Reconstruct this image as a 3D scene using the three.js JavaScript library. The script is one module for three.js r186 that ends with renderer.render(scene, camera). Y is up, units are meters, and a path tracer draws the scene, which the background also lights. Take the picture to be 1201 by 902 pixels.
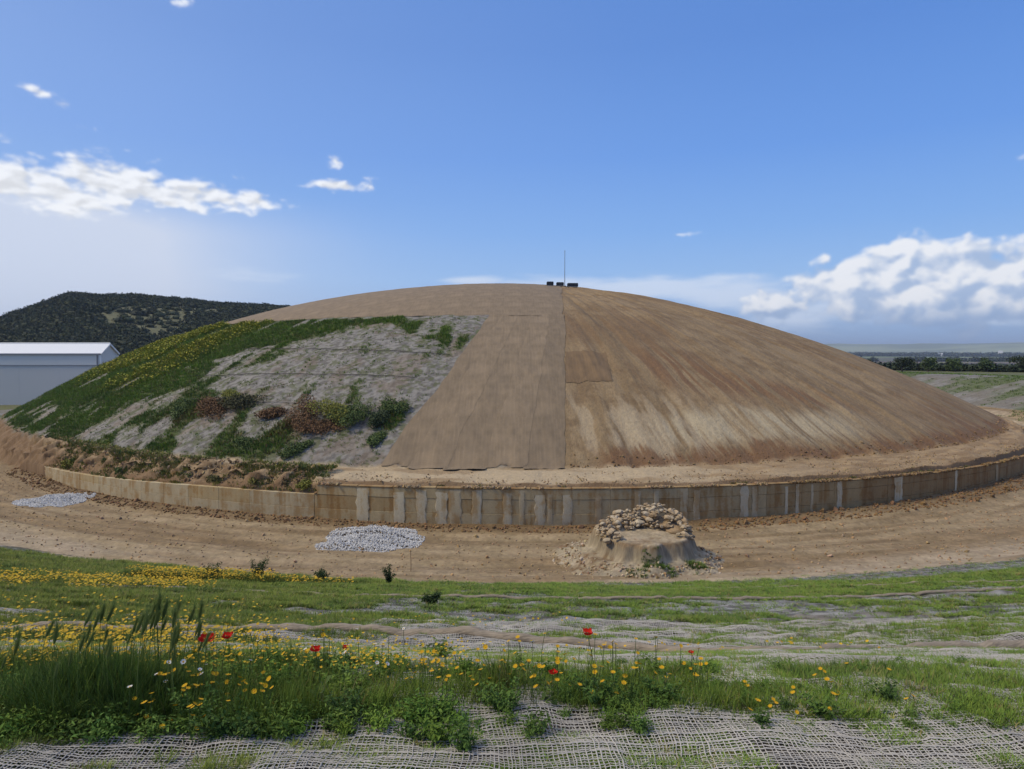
import * as THREE from 'three';
import { mergeGeometries } from 'three/addons/utils/BufferGeometryUtils.js';

// ---------------------------------------------------------------- camera, sun, exposure
const D2R = Math.PI / 180;
const scene = new THREE.Scene();
const camera = new THREE.PerspectiveCamera(60.72, 1201 / 902, 0.05, 60000);
camera.position.set(0, 13.2, 0);
camera.rotation.set(-Math.atan(39 / 770), 0, 0);
const SUN_AZ = -98 * D2R, SUN_EL = 48 * D2R;
const sun = new THREE.DirectionalLight(new THREE.Color(1.0, 0.86, 0.60), 2.9);
const sunDir = new THREE.Vector3(Math.sin(SUN_AZ) * Math.cos(SUN_EL), Math.sin(SUN_EL), -Math.cos(SUN_AZ) * Math.cos(SUN_EL));
sun.position.copy(sunDir).multiplyScalar(300).add(new THREE.Vector3(0, 0, -70));
sun.target.position.set(0, 0, -70);
sun.castShadow = true; sun.shadow.radius = 22; sun.shadow.mapSize.set(4096, 4096);
Object.assign(sun.shadow.camera, { left: -180, right: 180, top: 160, bottom: -160, near: 10, far: 700 });
scene.add(sun, sun.target);
const renderer = new THREE.WebGLRenderer();
renderer.toneMapping = THREE.LinearToneMapping;
renderer.toneMappingExposure = 1.0;
renderer.shadowMap.enabled = true;

// ---------------------------------------------------------------- noise and small tools
let seed = 12345;
function rnd() { seed = (seed + 0x6D2B79F5) | 0; let t = Math.imul(seed ^ (seed >>> 15), 1 | seed); t = (t + Math.imul(t ^ (t >>> 7), 61 | t)) ^ t; return ((t ^ (t >>> 14)) >>> 0) / 4294967296; }
const rr = (a, b) => a + (b - a) * rnd();
function hash(x, y) { let h = Math.imul(x, 374761393) + Math.imul(y, 668265263) | 0; h = Math.imul(h ^ (h >>> 13), 1274126177); return ((h ^ (h >>> 16)) >>> 0) / 4294967296; }
function noise(x, y) {                                   // value noise, 0..1
  const xi = Math.floor(x), yi = Math.floor(y), a = x - xi, b = y - yi, u = a * a * (3 - 2 * a), v = b * b * (3 - 2 * b);
  const n00 = hash(xi, yi), n10 = hash(xi + 1, yi), n01 = hash(xi, yi + 1), n11 = hash(xi + 1, yi + 1);
  return n00 + (n10 - n00) * u + (n01 - n00) * v + (n00 - n10 - n01 + n11) * u * v;
}
function fbm(x, y, o = 4) { let s = 0, a = 0.5, t = 0; for (let i = 0; i < o; i++) { s += a * noise(x, y); t += a; a *= 0.5; const nx = x * 1.62 - y * 1.18 + 17.3; y = x * 1.18 + y * 1.62 + 5.1; x = nx; } return s / t; }
const clamp = (x, a = 0, b = 1) => Math.min(b, Math.max(a, x));
const ss = (a, b, x) => { const t = clamp((x - a) / (b - a)); return t * t * (3 - 2 * t); };
const mix = (a, b, t) => a + (b - a) * t;
const mix3 = (a, b, t) => [a[0] + (b[0] - a[0]) * t, a[1] + (b[1] - a[1]) * t, a[2] + (b[2] - a[2]) * t];
const gauss = (d) => Math.exp(-d * d);
function lerpTable(tb, x) { if (x <= tb[0][0]) return tb[0][1]; for (let i = 1; i < tb.length; i++) if (x <= tb[i][0]) return mix(tb[i - 1][1], tb[i][1], (x - tb[i - 1][0]) / (tb[i][0] - tb[i - 1][0])); return tb[tb.length - 1][1]; }
const toS = (c) => c <= 0.0031308 ? c * 12.92 : 1.055 * Math.pow(c, 1 / 2.4) - 0.055;
function colorTexture(w, h, fn, repeat = true) {          // fn gives linear rgb
  const d = new Uint8Array(w * h * 4);
  for (let j = 0; j < h; j++) for (let i = 0; i < w; i++) { const c = fn(i, j), k = (j * w + i) * 4; for (let q = 0; q < 3; q++) d[k + q] = clamp(toS(Math.max(0, c[q])) * 255 + 0.5, 0, 255); d[k + 3] = 255; }
  const t = new THREE.DataTexture(d, w, h); t.colorSpace = THREE.SRGBColorSpace; t.magFilter = t.minFilter = THREE.LinearFilter;
  t.wrapS = t.wrapT = repeat ? THREE.RepeatWrapping : THREE.ClampToEdgeWrapping; t.needsUpdate = true; return t;
}
function greyTexture(w, h, fn) {
  const d = new Uint8Array(w * h * 4);
  for (let j = 0; j < h; j++) for (let i = 0; i < w; i++) { const c = clamp(fn(i, j)) * 255, k = (j * w + i) * 4; d[k] = d[k + 1] = d[k + 2] = c; d[k + 3] = 255; }
  const t = new THREE.DataTexture(d, w, h); t.magFilter = t.minFilter = THREE.LinearFilter; t.wrapS = t.wrapT = THREE.RepeatWrapping; t.needsUpdate = true; return t;
}
const tnoise = (x, y, p) => { const f = (a) => ((a % p) + p) % p; const xi = Math.floor(x), yi = Math.floor(y), a = x - xi, b = y - yi, u = a * a * (3 - 2 * a), v = b * b * (3 - 2 * b); const n = (i, j) => hash(f(xi + i) + 91, f(yi + j) + 57); return mix(mix(n(0, 0), n(1, 0), u), mix(n(0, 1), n(1, 1), u), v); };
const tfbm = (u, v, p, o = 5) => { let s = 0, a = 0.5, t = 0; for (let i = 0; i < o; i++) { s += a * tnoise(u * p, v * p, p); t += a; a *= 0.55; p *= 2; } return s / t; };

// ---------------------------------------------------------------- sky: blue spring sky with cumulus low over the plain
{
  const W = 3072, Hh = 1536, d = new Float32Array(W * Hh * 4);
  // [azimuth, elevation, half width, half height, strength, kind]; azimuth 0 is straight ahead, degrees
  const clouds = [
    [-38.5, 11.6, 6.5, 1.5, 1.25, 0], [-31, 12.1, 4.8, 1.9, 1.2, 0], [-26, 11.8, 4.6, 1.2, 1.2, 0], [-21.5, 11.9, 2.4, 0.7, 0.95, 0], [-34.5, 11.0, 5, 1.2, 1.2, 0],
    [-35.2, 17.5, 1.2, 0.5, 0.8, 0], [-33.9, 17.0, 1.1, 0.5, 0.85, 0], [-37.4, 14.2, 0.9, 0.6, 0.8, 0], [-14.6, 13.5, 3.3, 0.5, 1.05, 0], [-14.8, 15.3, 0.7, 0.7, 0.62, 0], [-26.1, 25.0, 1.0, 0.5, 0.9, 0],
    [-22.5, 13.4, 1.2, 0.4, 0.55, 0], [-29.5, 14.6, 0.8, 0.4, 0.6, 0], [14, 9.7, 1.7, 0.16, 0.72, 0], 
    [22.5, 4.2, 4.5, 1.7, 1.0, 1], [25.5, 5.2, 4.2, 1.9, 1.1, 1], [30, 5.6, 4.5, 2.5, 1.25, 1], [35, 5.2, 5.0, 2.3, 1.25, 1], [41, 5.2, 5.0, 2.3, 1.2, 1], [48, 5.4, 5.0, 2.4, 1.1, 1],
    [-3, 6.1, 3.0, 0.6, 1.0, 2], [5, 5.7, 7.0, 1.0, 1.15, 2], [12, 5.5, 6.0, 1.2, 1.2, 2], [18, 4.8, 6.0, 1.6, 1.2, 2], [27, 3.5, 12, 2.2, 1.1, 2], [38, 3.5, 12, 2.2, 1.1, 2], [-22, 6.0, 7.0, 0.9, 0.8, 2], [-27, 7.0, 4.0, 0.8, 0.72, 2],
    [38.5, 12.5, 1.2, 1.0, 0.62, 0]];
  seed = 777;
  for (let a = 60; a < 320; a += rr(9, 15)) { clouds.push([a, rr(4.5, 6), rr(4, 7), rr(1.6, 2.6), rr(0.85, 1.1), 1]); clouds.push([a + rr(-6, 6), rr(10, 13), rr(2, 6), rr(0.6, 1.5), rr(0.85, 1.05), 0]); clouds.push([a + rr(-6, 6), rr(15, 24), rr(0.8, 2), rr(0.4, 0.8), rr(0.7, 0.9), 0]); }
  for (let i = 0; i < 150; i++) clouds.push([rr(-180, 180), rr(45, 82), rr(6, 18), rr(3, 7), rr(0.8, 1.05), 0]);  // unseen overhead clouds, added to make the light on the ground whiter
  const grad = [[0, [0.30, 0.44, 0.68]], [3, [0.34, 0.51, 0.80]], [6, [0.32, 0.53, 0.88]], [10, [0.225, 0.44, 0.86]], [16, [0.145, 0.335, 0.80]], [24, [0.105, 0.262, 0.69]], [34, [0.09, 0.23, 0.63]], [55, [0.10, 0.22, 0.56]], [90, [0.09, 0.20, 0.52]]];
  const g3 = (el) => { for (let i = 1; i < grad.length; i++) if (el <= grad[i][0]) return mix3(grad[i - 1][1], grad[i][1], (el - grad[i - 1][0]) / (grad[i][0] - grad[i - 1][0])); return grad[grad.length - 1][1]; };
  const bySector = Array.from({ length: 72 }, (_, s) => clouds.filter((c) => { let q = Math.abs(((s * 5 + 2.5 - c[0] + 540) % 360) - 180); return q < c[2] * 2.2 + 3; }));
  for (let j = 0; j < Hh; j++) {
    const el = (j + 0.5) / Hh * 180 - 90;
    for (let i = 0; i < W; i++) {
      const k = (j * W + i) * 4; d[k + 3] = 1;
      if (el < -0.2) { d[k] = 0.30; d[k + 1] = 0.40; d[k + 2] = 0.55; continue; }
      let az = (i + 0.5) / W * 360 - 90; if (az > 180) az -= 360;
      let c = g3(el);
      const azs = ((az + 75 + 540) % 360) - 180;          // thin bright haze on the sun's side
      const veil = 0.50 * gauss(azs / 60) * gauss((el - 20) / 26) * (0.85 + 0.3 * fbm(az * 0.05, el * 0.08 + 9, 3));
      c = mix3(c, [0.52, 0.66, 0.93], clamp(veil * 0.85));
      const rain = clamp(1.6 * gauss((((az + 40 + 540) % 360) - 180) / 17) * ss(13, 8.5, el) * ss(-1, 5, el) * (0.75 + 0.5 * fbm(az * 0.12 + el * 0.05, el * 0.1, 4)));   // pale shower under the left cloud bank
      c = mix3(c, [0.67, 0.74, 0.89], rain * 0.95);
      let covA = 0, covB = 0, covC = 0, low = 0;
      for (const q of bySector[Math.min(71, Math.floor(((az + 360) % 360) / 5))]) {
        const dx = (((az - q[0] + 540) % 360) - 180) * Math.cos(el * D2R) / q[2], dy = (el - q[1]) / (q[5] === 1 && el < q[1] ? q[3] * 1.6 : q[3]);
        const e = dx * dx + dy * dy; if (e > 5) continue; const v = q[4] * Math.exp(-e * 0.8);
        if (q[5] === 0) covA = Math.max(covA, v); else if (q[5] === 1) { covB = Math.max(covB, v); } else covC = Math.max(covC, v);
      }
      if (covA > 0.05) {
        const wx = az + 0.9 * (fbm(az * 0.9, el * 1.4, 3) - 0.5), wy = el + 0.5 * (fbm(az * 0.9 + 40, el * 1.4, 3) - 0.5);
        const n = fbm(wx * 0.75, wy * 1.9, 7), n2 = fbm((wx - 0.35) * 0.75, (wy + 0.3) * 1.9, 5);
        const de = ss(0.40, 0.86, covA * 0.85 + (n - 0.5) * 1.35);
        const lit = clamp(0.95 + (n - n2) * 0.9, 0.82, 1.05);
        c = mix3(c, [0.93 * lit, 0.95 * lit, 0.99 * lit], de * 0.95);
      }
      if (covC > 0.05) { const n = fbm(az * 0.22 + 3, el * 1.3, 5); const de = ss(0.35, 0.9, covC * 0.8 + (n - 0.5) * 0.9); c = mix3(c, [0.70, 0.79, 0.95], de * 0.8); }
      if (covB > 0.05) {
        const wx = az + 1.2 * (fbm(az * 0.5, el * 0.7, 3) - 0.5), wy = el + 0.8 * (fbm(az * 0.5 + 70, el * 0.7, 3) - 0.5);
        const n = fbm(wx * 0.55 + 11, wy * 0.8, 7), n2 = fbm((wx - 0.5) * 0.55 + 11, (wy + 0.55) * 0.8, 5);
        const de = ss(0.38, 0.62, covB * 0.8 + (n - 0.5) * 1.05);
        const lit = clamp(0.56 + (n - n2) * 3.6 + 0.10 * (el - 4.5), 0, 1);
        let cc = mix3([0.42, 0.54, 0.76], [0.95, 0.96, 0.99], lit);
        cc = mix3(cc, [0.27, 0.40, 0.64], ss(4.4, 1.8, el + (n - 0.5) * 2) * 0.85);
        c = mix3(c, cc, de * 0.93);
      }
      d[k] = c[0]; d[k + 1] = c[1]; d[k + 2] = c[2];
    }
  }
  const t = new THREE.DataTexture(d, W, Hh, THREE.RGBAFormat, THREE.FloatType);
  t.mapping = THREE.EquirectangularReflectionMapping; t.magFilter = t.minFilter = THREE.LinearFilter; t.needsUpdate = true;
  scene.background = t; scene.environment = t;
}

// ---------------------------------------------------------------- object helpers
const taken = {};
function numbered(n) { const k = taken[n] = (taken[n] ?? -1) + 1; return k ? n + '_' + String(k).padStart(3, '0') : n; }
function shade(o) { o.traverse((m) => { if (m.isMesh) { m.castShadow = true; m.receiveShadow = true; } }); return o; }
function tag(o, label, category, group, kind) { o.userData.label = label; o.userData.category = category; if (group) o.userData.group = group; if (kind) o.userData.kind = kind; return o; }
function top(name, geo, mat, parent) { const m = new THREE.Mesh(geo, mat); m.name = parent ? name : numbered(name); (parent || scene).add(m); return shade(m); }
function thing(name, pos = [0, 0, 0], turn = 0) { const g = new THREE.Group(); g.name = numbered(name); g.position.set(...pos); g.rotation.y = turn; scene.add(g); return g; }
function structure(name, geo, mat, label, category) { const m = top(name, geo, mat); m.userData.kind = 'structure'; m.userData.label = label; m.userData.category = category; return m; }
const V = (x, y, z) => new THREE.Vector3(x, y, z);
function gridGeo(nu, nv, fn, closed) {                   // fn(i, j) -> {p:[x,y,z], uv:[u,v], c:[r,g,b]}
  const pos = [], uv = [], col = [], idx = [];
  for (let j = 0; j <= nv; j++) for (let i = 0; i <= nu; i++) { const o = fn(i, j); pos.push(...o.p); uv.push(...(o.uv || [0, 0])); if (o.c) col.push(...o.c); }
  const n = nu + 1;
  for (let j = 0; j < nv; j++) for (let i = 0; i < nu; i++) { const a = j * n + i, b = a + 1, c = a + n, e = c + 1; idx.push(a, b, c, b, e, c); }
  const g = new THREE.BufferGeometry();
  g.setAttribute('position', new THREE.Float32BufferAttribute(pos, 3)); g.setAttribute('uv', new THREE.Float32BufferAttribute(uv, 2));
  if (col.length) g.setAttribute('color', new THREE.Float32BufferAttribute(col, 3));
  g.setIndex(idx); g.computeVertexNormals(); return g;
}
function instanced(name, geo, mat, list, label, category) {   // list of [Matrix4, Color]
  const m = new THREE.InstancedMesh(geo, mat, list.length); list.forEach(([x, c], i) => { m.setMatrixAt(i, x); if (c) m.setColorAt(i, c); });
  m.name = numbered(name); scene.add(m); tag(m, label, category, null, 'stuff'); return shade(m);
}
const MT = new THREE.Matrix4(), Q = new THREE.Quaternion(), EU = new THREE.Euler();
function mat4(x, y, z, sx, sy, sz, ry, rx = 0, rz = 0) { EU.set(rx, ry, rz, 'YXZ'); Q.setFromEuler(EU); return new THREE.Matrix4().compose(V(x, y, z), Q.clone(), V(sx, sy, sz)); }
const lin = (r, g, b) => new THREE.Color().setRGB(r, g, b);
const std = (o) => new THREE.MeshStandardMaterial({ roughness: 0.95, metalness: 0, side: THREE.DoubleSide, ...o });

// ---------------------------------------------------------------- the lie of the land (metres; trench floor = 0)
const CX = 2.5, CZ = -127, RW = 78.5, RO = 90.5;         // ring wall centre, wall face, foot of the outer slope
const MX = -2, MZ = -127, MA = 21.75, MB = 3.4;          // the mound
const polar = (x, z) => { const dx = x - CX, dz = z - CZ; return [Math.hypot(dx, dz), Math.atan2(dx, dz)]; };
function rimTop(phi) { const p = phi / D2R; return p < 0 ? mix(13.5, 0, ss(50, 72, -p)) : mix(13.5, 7.3, ss(55, 85, p)) * ss(-175, -150, -p); }
function slopeH(x, z) {
  const [r, phi] = polar(x, z), e = 1.2, q = r - RO;
  let h = 0.327 * 0.5 * (q + Math.sqrt(q * q + e * e)) - 0.327 * 0.02;
  const tp = rimTop(phi);
  if (r > 117.5 && Math.abs(phi) < 0.9) { h = mix(h, 9.16 + 0.46 * (r - 118.5), ss(118.0, 119.0, r)); h = -Math.log(Math.exp(-h * 6) + Math.exp(-(11.27 + 0.06 * (r - 124)) * 6)) / 6; }
  h = tp - Math.log(1 + Math.exp((tp - h) * 2)) / 2; h = Math.max(h, 0);
  return h;
}
function roughSlope(x, z) { return 0.30 * (Math.abs(fbm(x * 0.9 + z * 0.5 + 3, z * 2.1 - x * 0.6, 4) - 0.5)) * ss(-5, -9, z) + 0.16 * (fbm(x * 0.35, z * 0.35, 4) - 0.5) + 0.05 * (fbm(x * 1.7 + 8, z * 1.7, 3) - 0.5); }
function groundH(x, z) {
  const [r, phi] = polar(x, z); let h = slopeH(x, z);
  if (r < 98) {                                            // churned trench floor with wheel ruts that follow the ring
    const a = phi * 80, w = ss(97, 89, r);
    h += w * (0.34 * (fbm(a * 0.05, r * 0.9, 4) - 0.5) + 0.26 * (fbm(a * 0.16 + 9, r * 2.0, 4) - 0.5) + 0.16 * (fbm(x * 0.12, z * 0.12, 3) - 0.5));
    const p = phi / D2R;
    h += (0.22 + 0.55 * ss(6, 26, p) * (0.6 + 0.6 * fbm(a * 0.3, 3, 3)) + 0.15 * fbm(a * 0.4, 7, 3)) * ss(82.5, 78.6, r);   // soil banked along the wall foot
    h += 0.35 * ss(1.8, 0, Math.abs(r - RO - 0.2)) * (fbm(a * 0.2, 2, 3) - 0.2) * ss(-40, 5, p);
  }
  if (r > 112) {
    const far = ss(125, 700, r) * (1 - ss(0.3, 0, Math.abs(phi)) * 0) ;
    h = mix(h, -8, far);
    h += ss(160, 600, r) * 3 * (fbm(x * 0.004, z * 0.004, 3) - 0.5);
    h += ss(5500, 9500, r) * (62 + 95 * (fbm(x * 0.0006 + 3, z * 0.0006, 4) - 0.42) * 2) + ss(9500, 16000, r) * 60;
  }
  return h;
}
function netY(x, z) { const [r] = polar(x, z); return mix(groundH(x, z), slopeH(x, z) + roughSlope(x, z), ss(RO - 2, RO + 2.5, r)) + 0.02; }
const inMask = (x, z) => { const [r, p] = polar(x, z); return ss(RO + 2, RO + 4, r) * ss(131, 130, r) * ss(31, 29, Math.abs(p / D2R)); };

// mound profile
function footR(s) { return 72.5 + (s < 0 ? 10.9 * Math.pow(s, 6) : 8.7 * s * s); }
function moundH(th, t) { const s = Math.sin(th), k = 2.35 + (s < 0 ? -0.12 : -0.48) * s * s; return MB + MA * (1 - Math.pow(t, k)); }
function moundPT(x, z) { const dx = x - MX, dz = z - MZ, r = Math.hypot(dx, dz), th = Math.atan2(dx, dz); return [th, r / footR(Math.sin(th))]; }
function moundRough(x, z) {
  const [th, t] = moundPT(x, z), a = th * 75, right = ss(5, 8, x), e = ss(0.02, 0.3, t);
  const gully = (fbm(a * 0.45, t * 5, 4) - 0.5) * 0.6 + (fbm(a * 1.3, t * 11, 3) - 0.5) * 0.34;
  return e * mix(0.30 * (fbm(x * 0.4, z * 0.4, 4) - 0.5) * ss(0.62, 0.7, t), gully, right) + (fbm(x * 0.9, z * 0.9, 3) - 0.5) * 0.22 * ss(0.955, 1.0, t);
}
function moundY(x, z) { const [th, t] = moundPT(x, z); return moundH(th, Math.min(t, 1)) + moundRough(x, z); }
function ringR(th, rho) { const ox = MX - CX, oz = MZ - CZ, sx = Math.sin(th), sz = Math.cos(th), b = ox * sx + oz * sz, c = ox * ox + oz * oz - rho * rho; return -b + Math.sqrt(b * b - c); }

// ---------------------------------------------------------------- textures for soil, net and stone
const soilMap = colorTexture(1024, 1024, (i, j) => { const u = i / 1024, v = j / 1024, n = tfbm(u, v, 6, 7), m = tfbm(u + 0.37, v + 0.11, 24, 5), s = tnoise(u * 300, v * 300, 300); const q = 0.74 + 0.55 * (n - 0.5) + 0.5 * (m - 0.5) + (s > 0.93 ? 0.16 : 0) - (s < 0.06 ? 0.18 : 0); return [q, q * (0.985 + 0.05 * (m - 0.5)), q * (0.96 + 0.12 * (n - 0.5))]; });
const soilBump = greyTexture(1024, 1024, (i, j) => { const u = i / 1024, v = j / 1024; return tfbm(u, v, 10, 7) * 0.7 + 0.3 * tfbm(u + 0.2, v, 64, 3); });
const netWeave = (i, j, N, cells) => { const u = i / N, v = j / N; const wu = u * cells + 0.55 * (tfbm(u, v, 8, 3) - 0.5) * 2, wv = v * cells + 0.55 * (tfbm(u + 0.5, v + 0.3, 8, 3) - 0.5) * 2; const a = Math.abs(wu - Math.round(wu)), b = Math.abs(wv - Math.round(wv)); return Math.max(ss(0.24, 0.13, a), ss(0.24, 0.13, b)); };
const netMap = colorTexture(1024, 1024, (i, j) => { const s = netWeave(i, j, 1024, 48), n = tfbm(i / 1024, j / 1024, 16, 5); const a = mix(0.26, 0.92, s) * (0.8 + 0.4 * n); return [a, a * 0.985, a * 0.96]; });
const netBump = greyTexture(1024, 1024, (i, j) => netWeave(i, j, 1024, 48) * 0.7 + 0.3 * tfbm(i / 1024, j / 1024, 8, 4));

// ---------------------------------------------------------------- ground sheet: trench floor, outer banks, fields out to the horizon
const SOIL = [0.29, 0.203, 0.105], SOIL_PALE = [0.375, 0.282, 0.165], SOIL_RED = [0.185, 0.117, 0.052], NET = [0.25, 0.237, 0.22], GREEN = [0.075, 0.105, 0.022];
const bankGreen = (x, z) => ss(0.44, 0.60, fbm(x * 0.075 + 31, z * 0.16, 5));
function groundColor(x, z) {
  const [r, phi] = polar(x, z), a = phi * 80, p = phi / D2R;
  if (r < 96) {
    let c = mix3(SOIL, SOIL_PALE, ss(0.36, 0.62, fbm(a * 0.07, r * 0.5, 5)));
    c = mix3(c, SOIL_RED, 0.55 * ss(0.50, 0.70, fbm(a * 0.10 + 40, r * 1.9, 5)));
    c = mix3(c, SOIL_RED, 0.8 * ss(80.6, 79.0, r + 1.2 * (fbm(a * 0.5, r, 3) - 0.5)));
    c = mix3(c, [0.46, 0.37, 0.26], 0.7 * ss(87, 90, r) * ss(0.4, 0.6, fbm(a * 0.1 + 7, r * 0.5, 3)));
    return c;
  }
  if (r < 119) return mix3(mix3(NET, [0.20, 0.18, 0.15], ss(0.4, 0.65, fbm(x * 0.5, z * 0.5, 4))), [0.10, 0.13, 0.035], bankGreen(x, z) * 0.85);
  if (r < 260) return mix3([0.10, 0.12, 0.035], [0.16, 0.16, 0.06], fbm(x * 0.02, z * 0.02, 3));
  const n = fbm(x * 0.0016 + 5, z * 0.0042 + 2, 2), m = fbm(x * 0.003 + 50, z * 0.008, 3);
  let c = [0.075, 0.11, 0.045];
  c = mix3(c, [0.17, 0.125, 0.09], ss(0.50, 0.54, n)); c = mix3(c, [0.20, 0.25, 0.075], ss(0.54, 0.58, m)); c = mix3(c, [0.075, 0.062, 0.055], ss(0.44, 0.41, m));
  c = mix3(c, mix3([0.36, 0.40, 0.19], [0.19, 0.23, 0.11], ss(0.45, 0.55, fbm(x * 0.0009, z * 0.002, 3))), ss(4000, 5200, r));
  return c;
}
{
  const rad = []; let r = 68; while (r < 92) { rad.push(r); r += 0.24; } while (r < 132) { rad.push(r); r += 0.55; } while (r < 22000) { rad.push(r); r *= 1.045; }
  const ang = []; for (let a = -180; a < -62; a += 1.2) ang.push(a); for (let a = -62; a < 56; a += 0.16) ang.push(a); for (let a = 56; a <= 178.9; a += 0.6) ang.push(a); ang.push(180);
  const g = gridGeo(ang.length - 1, rad.length - 1, (i, j) => {
    const x = CX + rad[j] * Math.sin(ang[i] * D2R), z = CZ + rad[j] * Math.cos(ang[i] * D2R);
    return { p: [x, groundH(x, z) - 0.45 * inMask(x, z), z], uv: [x / 5, z / 5], c: groundColor(x, z) };
  });
  structure('ground', g, std({ vertexColors: true, map: soilMap, bumpMap: soilBump, bumpScale: 0.05 }), 'brown earth floor of the ring trench and the open country beyond', 'ground');
}

// ---------------------------------------------------------------- the mound: netted left flank, bare clay right flank, berm behind the wall
const wallTop = (phiDeg) => lerpTable([[-45, 1.25], [-38, 1.45], [-30, 1.75], [-22, 2.05], [-16, 2.2], [-13.05, 2.25], [-13.0, 2.95], [0, 3.0], [12, 2.95], [20, 2.85], [30, 2.7], [48, 2.6]], phiDeg);
function greenMask(x, z) {                                // where the netted flank has grown over
  const [th, t] = moundPT(x, z); const a = th / D2R;
  let g = 0.36 * ss(-16, -44, a) + 0.22;
  const blob = (bx, bz, sx, sz, w) => { g += w * gauss(Math.hypot((x - bx) / sx, (z - bz) / sz)); };
  blob(-25, -82, 9, 3.2, 0.75); blob(-12.5, -78.5, 3.2, 2, 0.5); blob(-12, -70.5, 6.5, 1.0, 0.8); blob(-7, -74, 3.5, 2.4, 0.5); blob(-47, -76, 6, 4, 0.42); blob(-42, -77, 5, 3, 0.4); blob(-35, -75, 6, 3, 0.35); blob(-36, -84, 9, 4, 0.5);
  blob(-17, -61, 4, 1.6, 0.6); blob(-30, -67, 5, 1.6, 0.5); blob(-56, -80, 5, 4, 0.4); blob(-48, -90, 9, 6, 0.5); blob(-10.8, -61.5, 1.6, 1.8, 0.5);
  blob(-28, -72, 5, 1.8, -0.5); blob(-19, -69.5, 5, 1.6, -0.45); blob(-33, -64, 4, 1.6, -0.3); blob(-10, -67, 2, 2, -0.4); blob(-41, -71, 3, 1.3, -0.35);
  const n = fbm(x * 0.33 + 3, z * 0.33, 5), s = fbm(th * 75 * 0.5, t * 9, 3);
  return ss(0.42, 0.86, g + (n - 0.5) * 2.0 + (s - 0.5) * 1.4) * ss(1.005, 0.99, t);
}
const FX0 = -92, FX1 = 92, FZ0 = -140, FZ1 = -45;
const moundMap = colorTexture(2048, 1058, (i, j) => {
  const x = FX0 + (i + 0.5) / 2048 * (FX1 - FX0), z = FZ0 + (j + 0.5) / 1058 * (FZ1 - FZ0), [th, t] = moundPT(x, z), a = th * 75;
  const [rc, phi] = polar(x, z), grain = 0.82 + 0.36 * fbm(x * 6, z * 6, 3), mid = fbm(x * 1.3, z * 1.3, 4);
  let c;
  // bare clay with run-off streaks
  const wob = a + 1.3 * (fbm(x * 0.2, z * 0.2, 3) - 0.5);
  const s1 = fbm(wob * 0.55, t * 3.2, 4), s2 = fbm(wob * 1.7 + 30, t * 5 + 3, 4), big = fbm(x * 0.07 + 9, z * 0.09, 4);
  const s3 = fbm(wob * 4.2 + 9, t * 22, 4), bl = fbm(x * 0.55 + 4, z * 0.75, 5); let clay = mix3([0.205, 0.137, 0.068], [0.278, 0.195, 0.105], ss(0.3, 0.65, s1 * 0.45 + s2 * 0.3 + s3 * 0.25)); clay = mix3(clay, [0.150, 0.092, 0.043], 0.65 * ss(0.48, 0.66, bl * 0.6 + s3 * 0.4));
  clay = mix3(clay, [0.165, 0.098, 0.046], 0.75 * ss(0.54, 0.70, s2 * 0.35 + big * 0.5 + s1 * 0.2));
  const pale = ss(0.905, 0.935, t + 0.05 * (s1 - 0.5)) * ss(0.985, 0.96, t + 0.05 * (s2 - 0.5)) * ss(7, 13, x) * ss(42, 28, x);
  clay = mix3(clay, [0.40, 0.325, 0.21], pale * ss(0.36, 0.56, s2 * 0.45 + big * 0.3 + s3 * 0.25));
  clay = mix3(clay, [0.40, 0.315, 0.205], 0.6 * ss(8, 6, Math.abs(x - 11)) * ss(0.86, 0.92, t) * ss(0.5, 0.6, fbm(a * 0.8 + 3, t * 14, 3)));
  clay = mix3(clay, [0.165, 0.085, 0.038], 0.9 * ss(0.972, 0.988, t + 0.03 * (s1 - 0.5) + 0.035 * (s3 - 0.5) + 0.02 * (bl - 0.5)) * ss(1.008, 1.0, t) * ss(6, 9, x));
  const dk = gauss(Math.hypot((x - 21) / 7, (z + 68.5) / 2.2)) + gauss(Math.hypot((x - 31) / 6, (z + 69.5) / 1.6)) + 0.8 * gauss(Math.hypot((x - 17) / 4, (z + 71.5) / 3)) + 0.7 * gauss(Math.hypot((x - 53) / 7, (z + 76) / 3));
  clay = mix3(clay, [0.17, 0.09, 0.042], clamp(dk * 1.2 * ss(0.42, 0.56, s2)) * 0.8);
  // netting over pale dust, grown over in places
  const seam = Math.min(...[-9.5, -17.5, -25.5, -33.5, -41.5, -49.5].map((q) => Math.abs(th / D2R - q + 0.5 * (fbm(t * 6, q, 2) - 0.5)))) * 1.25;
  const ripple = fbm(x * 2.2, z * 3.5, 4);
  let net = mix3([0.125, 0.114, 0.102], [0.225, 0.21, 0.192], ss(0.32, 0.62, ripple)); net = mix3(net, [0.27, 0.25, 0.225], 0.6 * ss(0.4, 0.15, seam));
  net = mix3(net, [0.17, 0.12, 0.08], 0.45 * ss(0.55, 0.7, fbm(x * 0.5 + 77, z * 0.5, 4)));
  net = mix3(net, [0.085, 0.095, 0.035], 0.7 * ss(0.54, 0.66, fbm(x * 1.6 + 9, z * 2.0, 4))); net = mix3(net, [0.075, 0.095, 0.025], 0.85 * greenMask(x, z));
  c = mix3(net, clay, ss(3.2, 4.0, x));
  // berm and the broken earth face above the wall
  const b = ss(0.994, 1.004, t + 0.012 * (fbm(x * 0.8, z * 0.8, 4) - 0.5));
  let berm = mix3([0.29, 0.205, 0.115], [0.405, 0.315, 0.20], ss(0.35, 0.6, fbm(a * 0.25, rc * 0.7, 4)));
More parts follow.
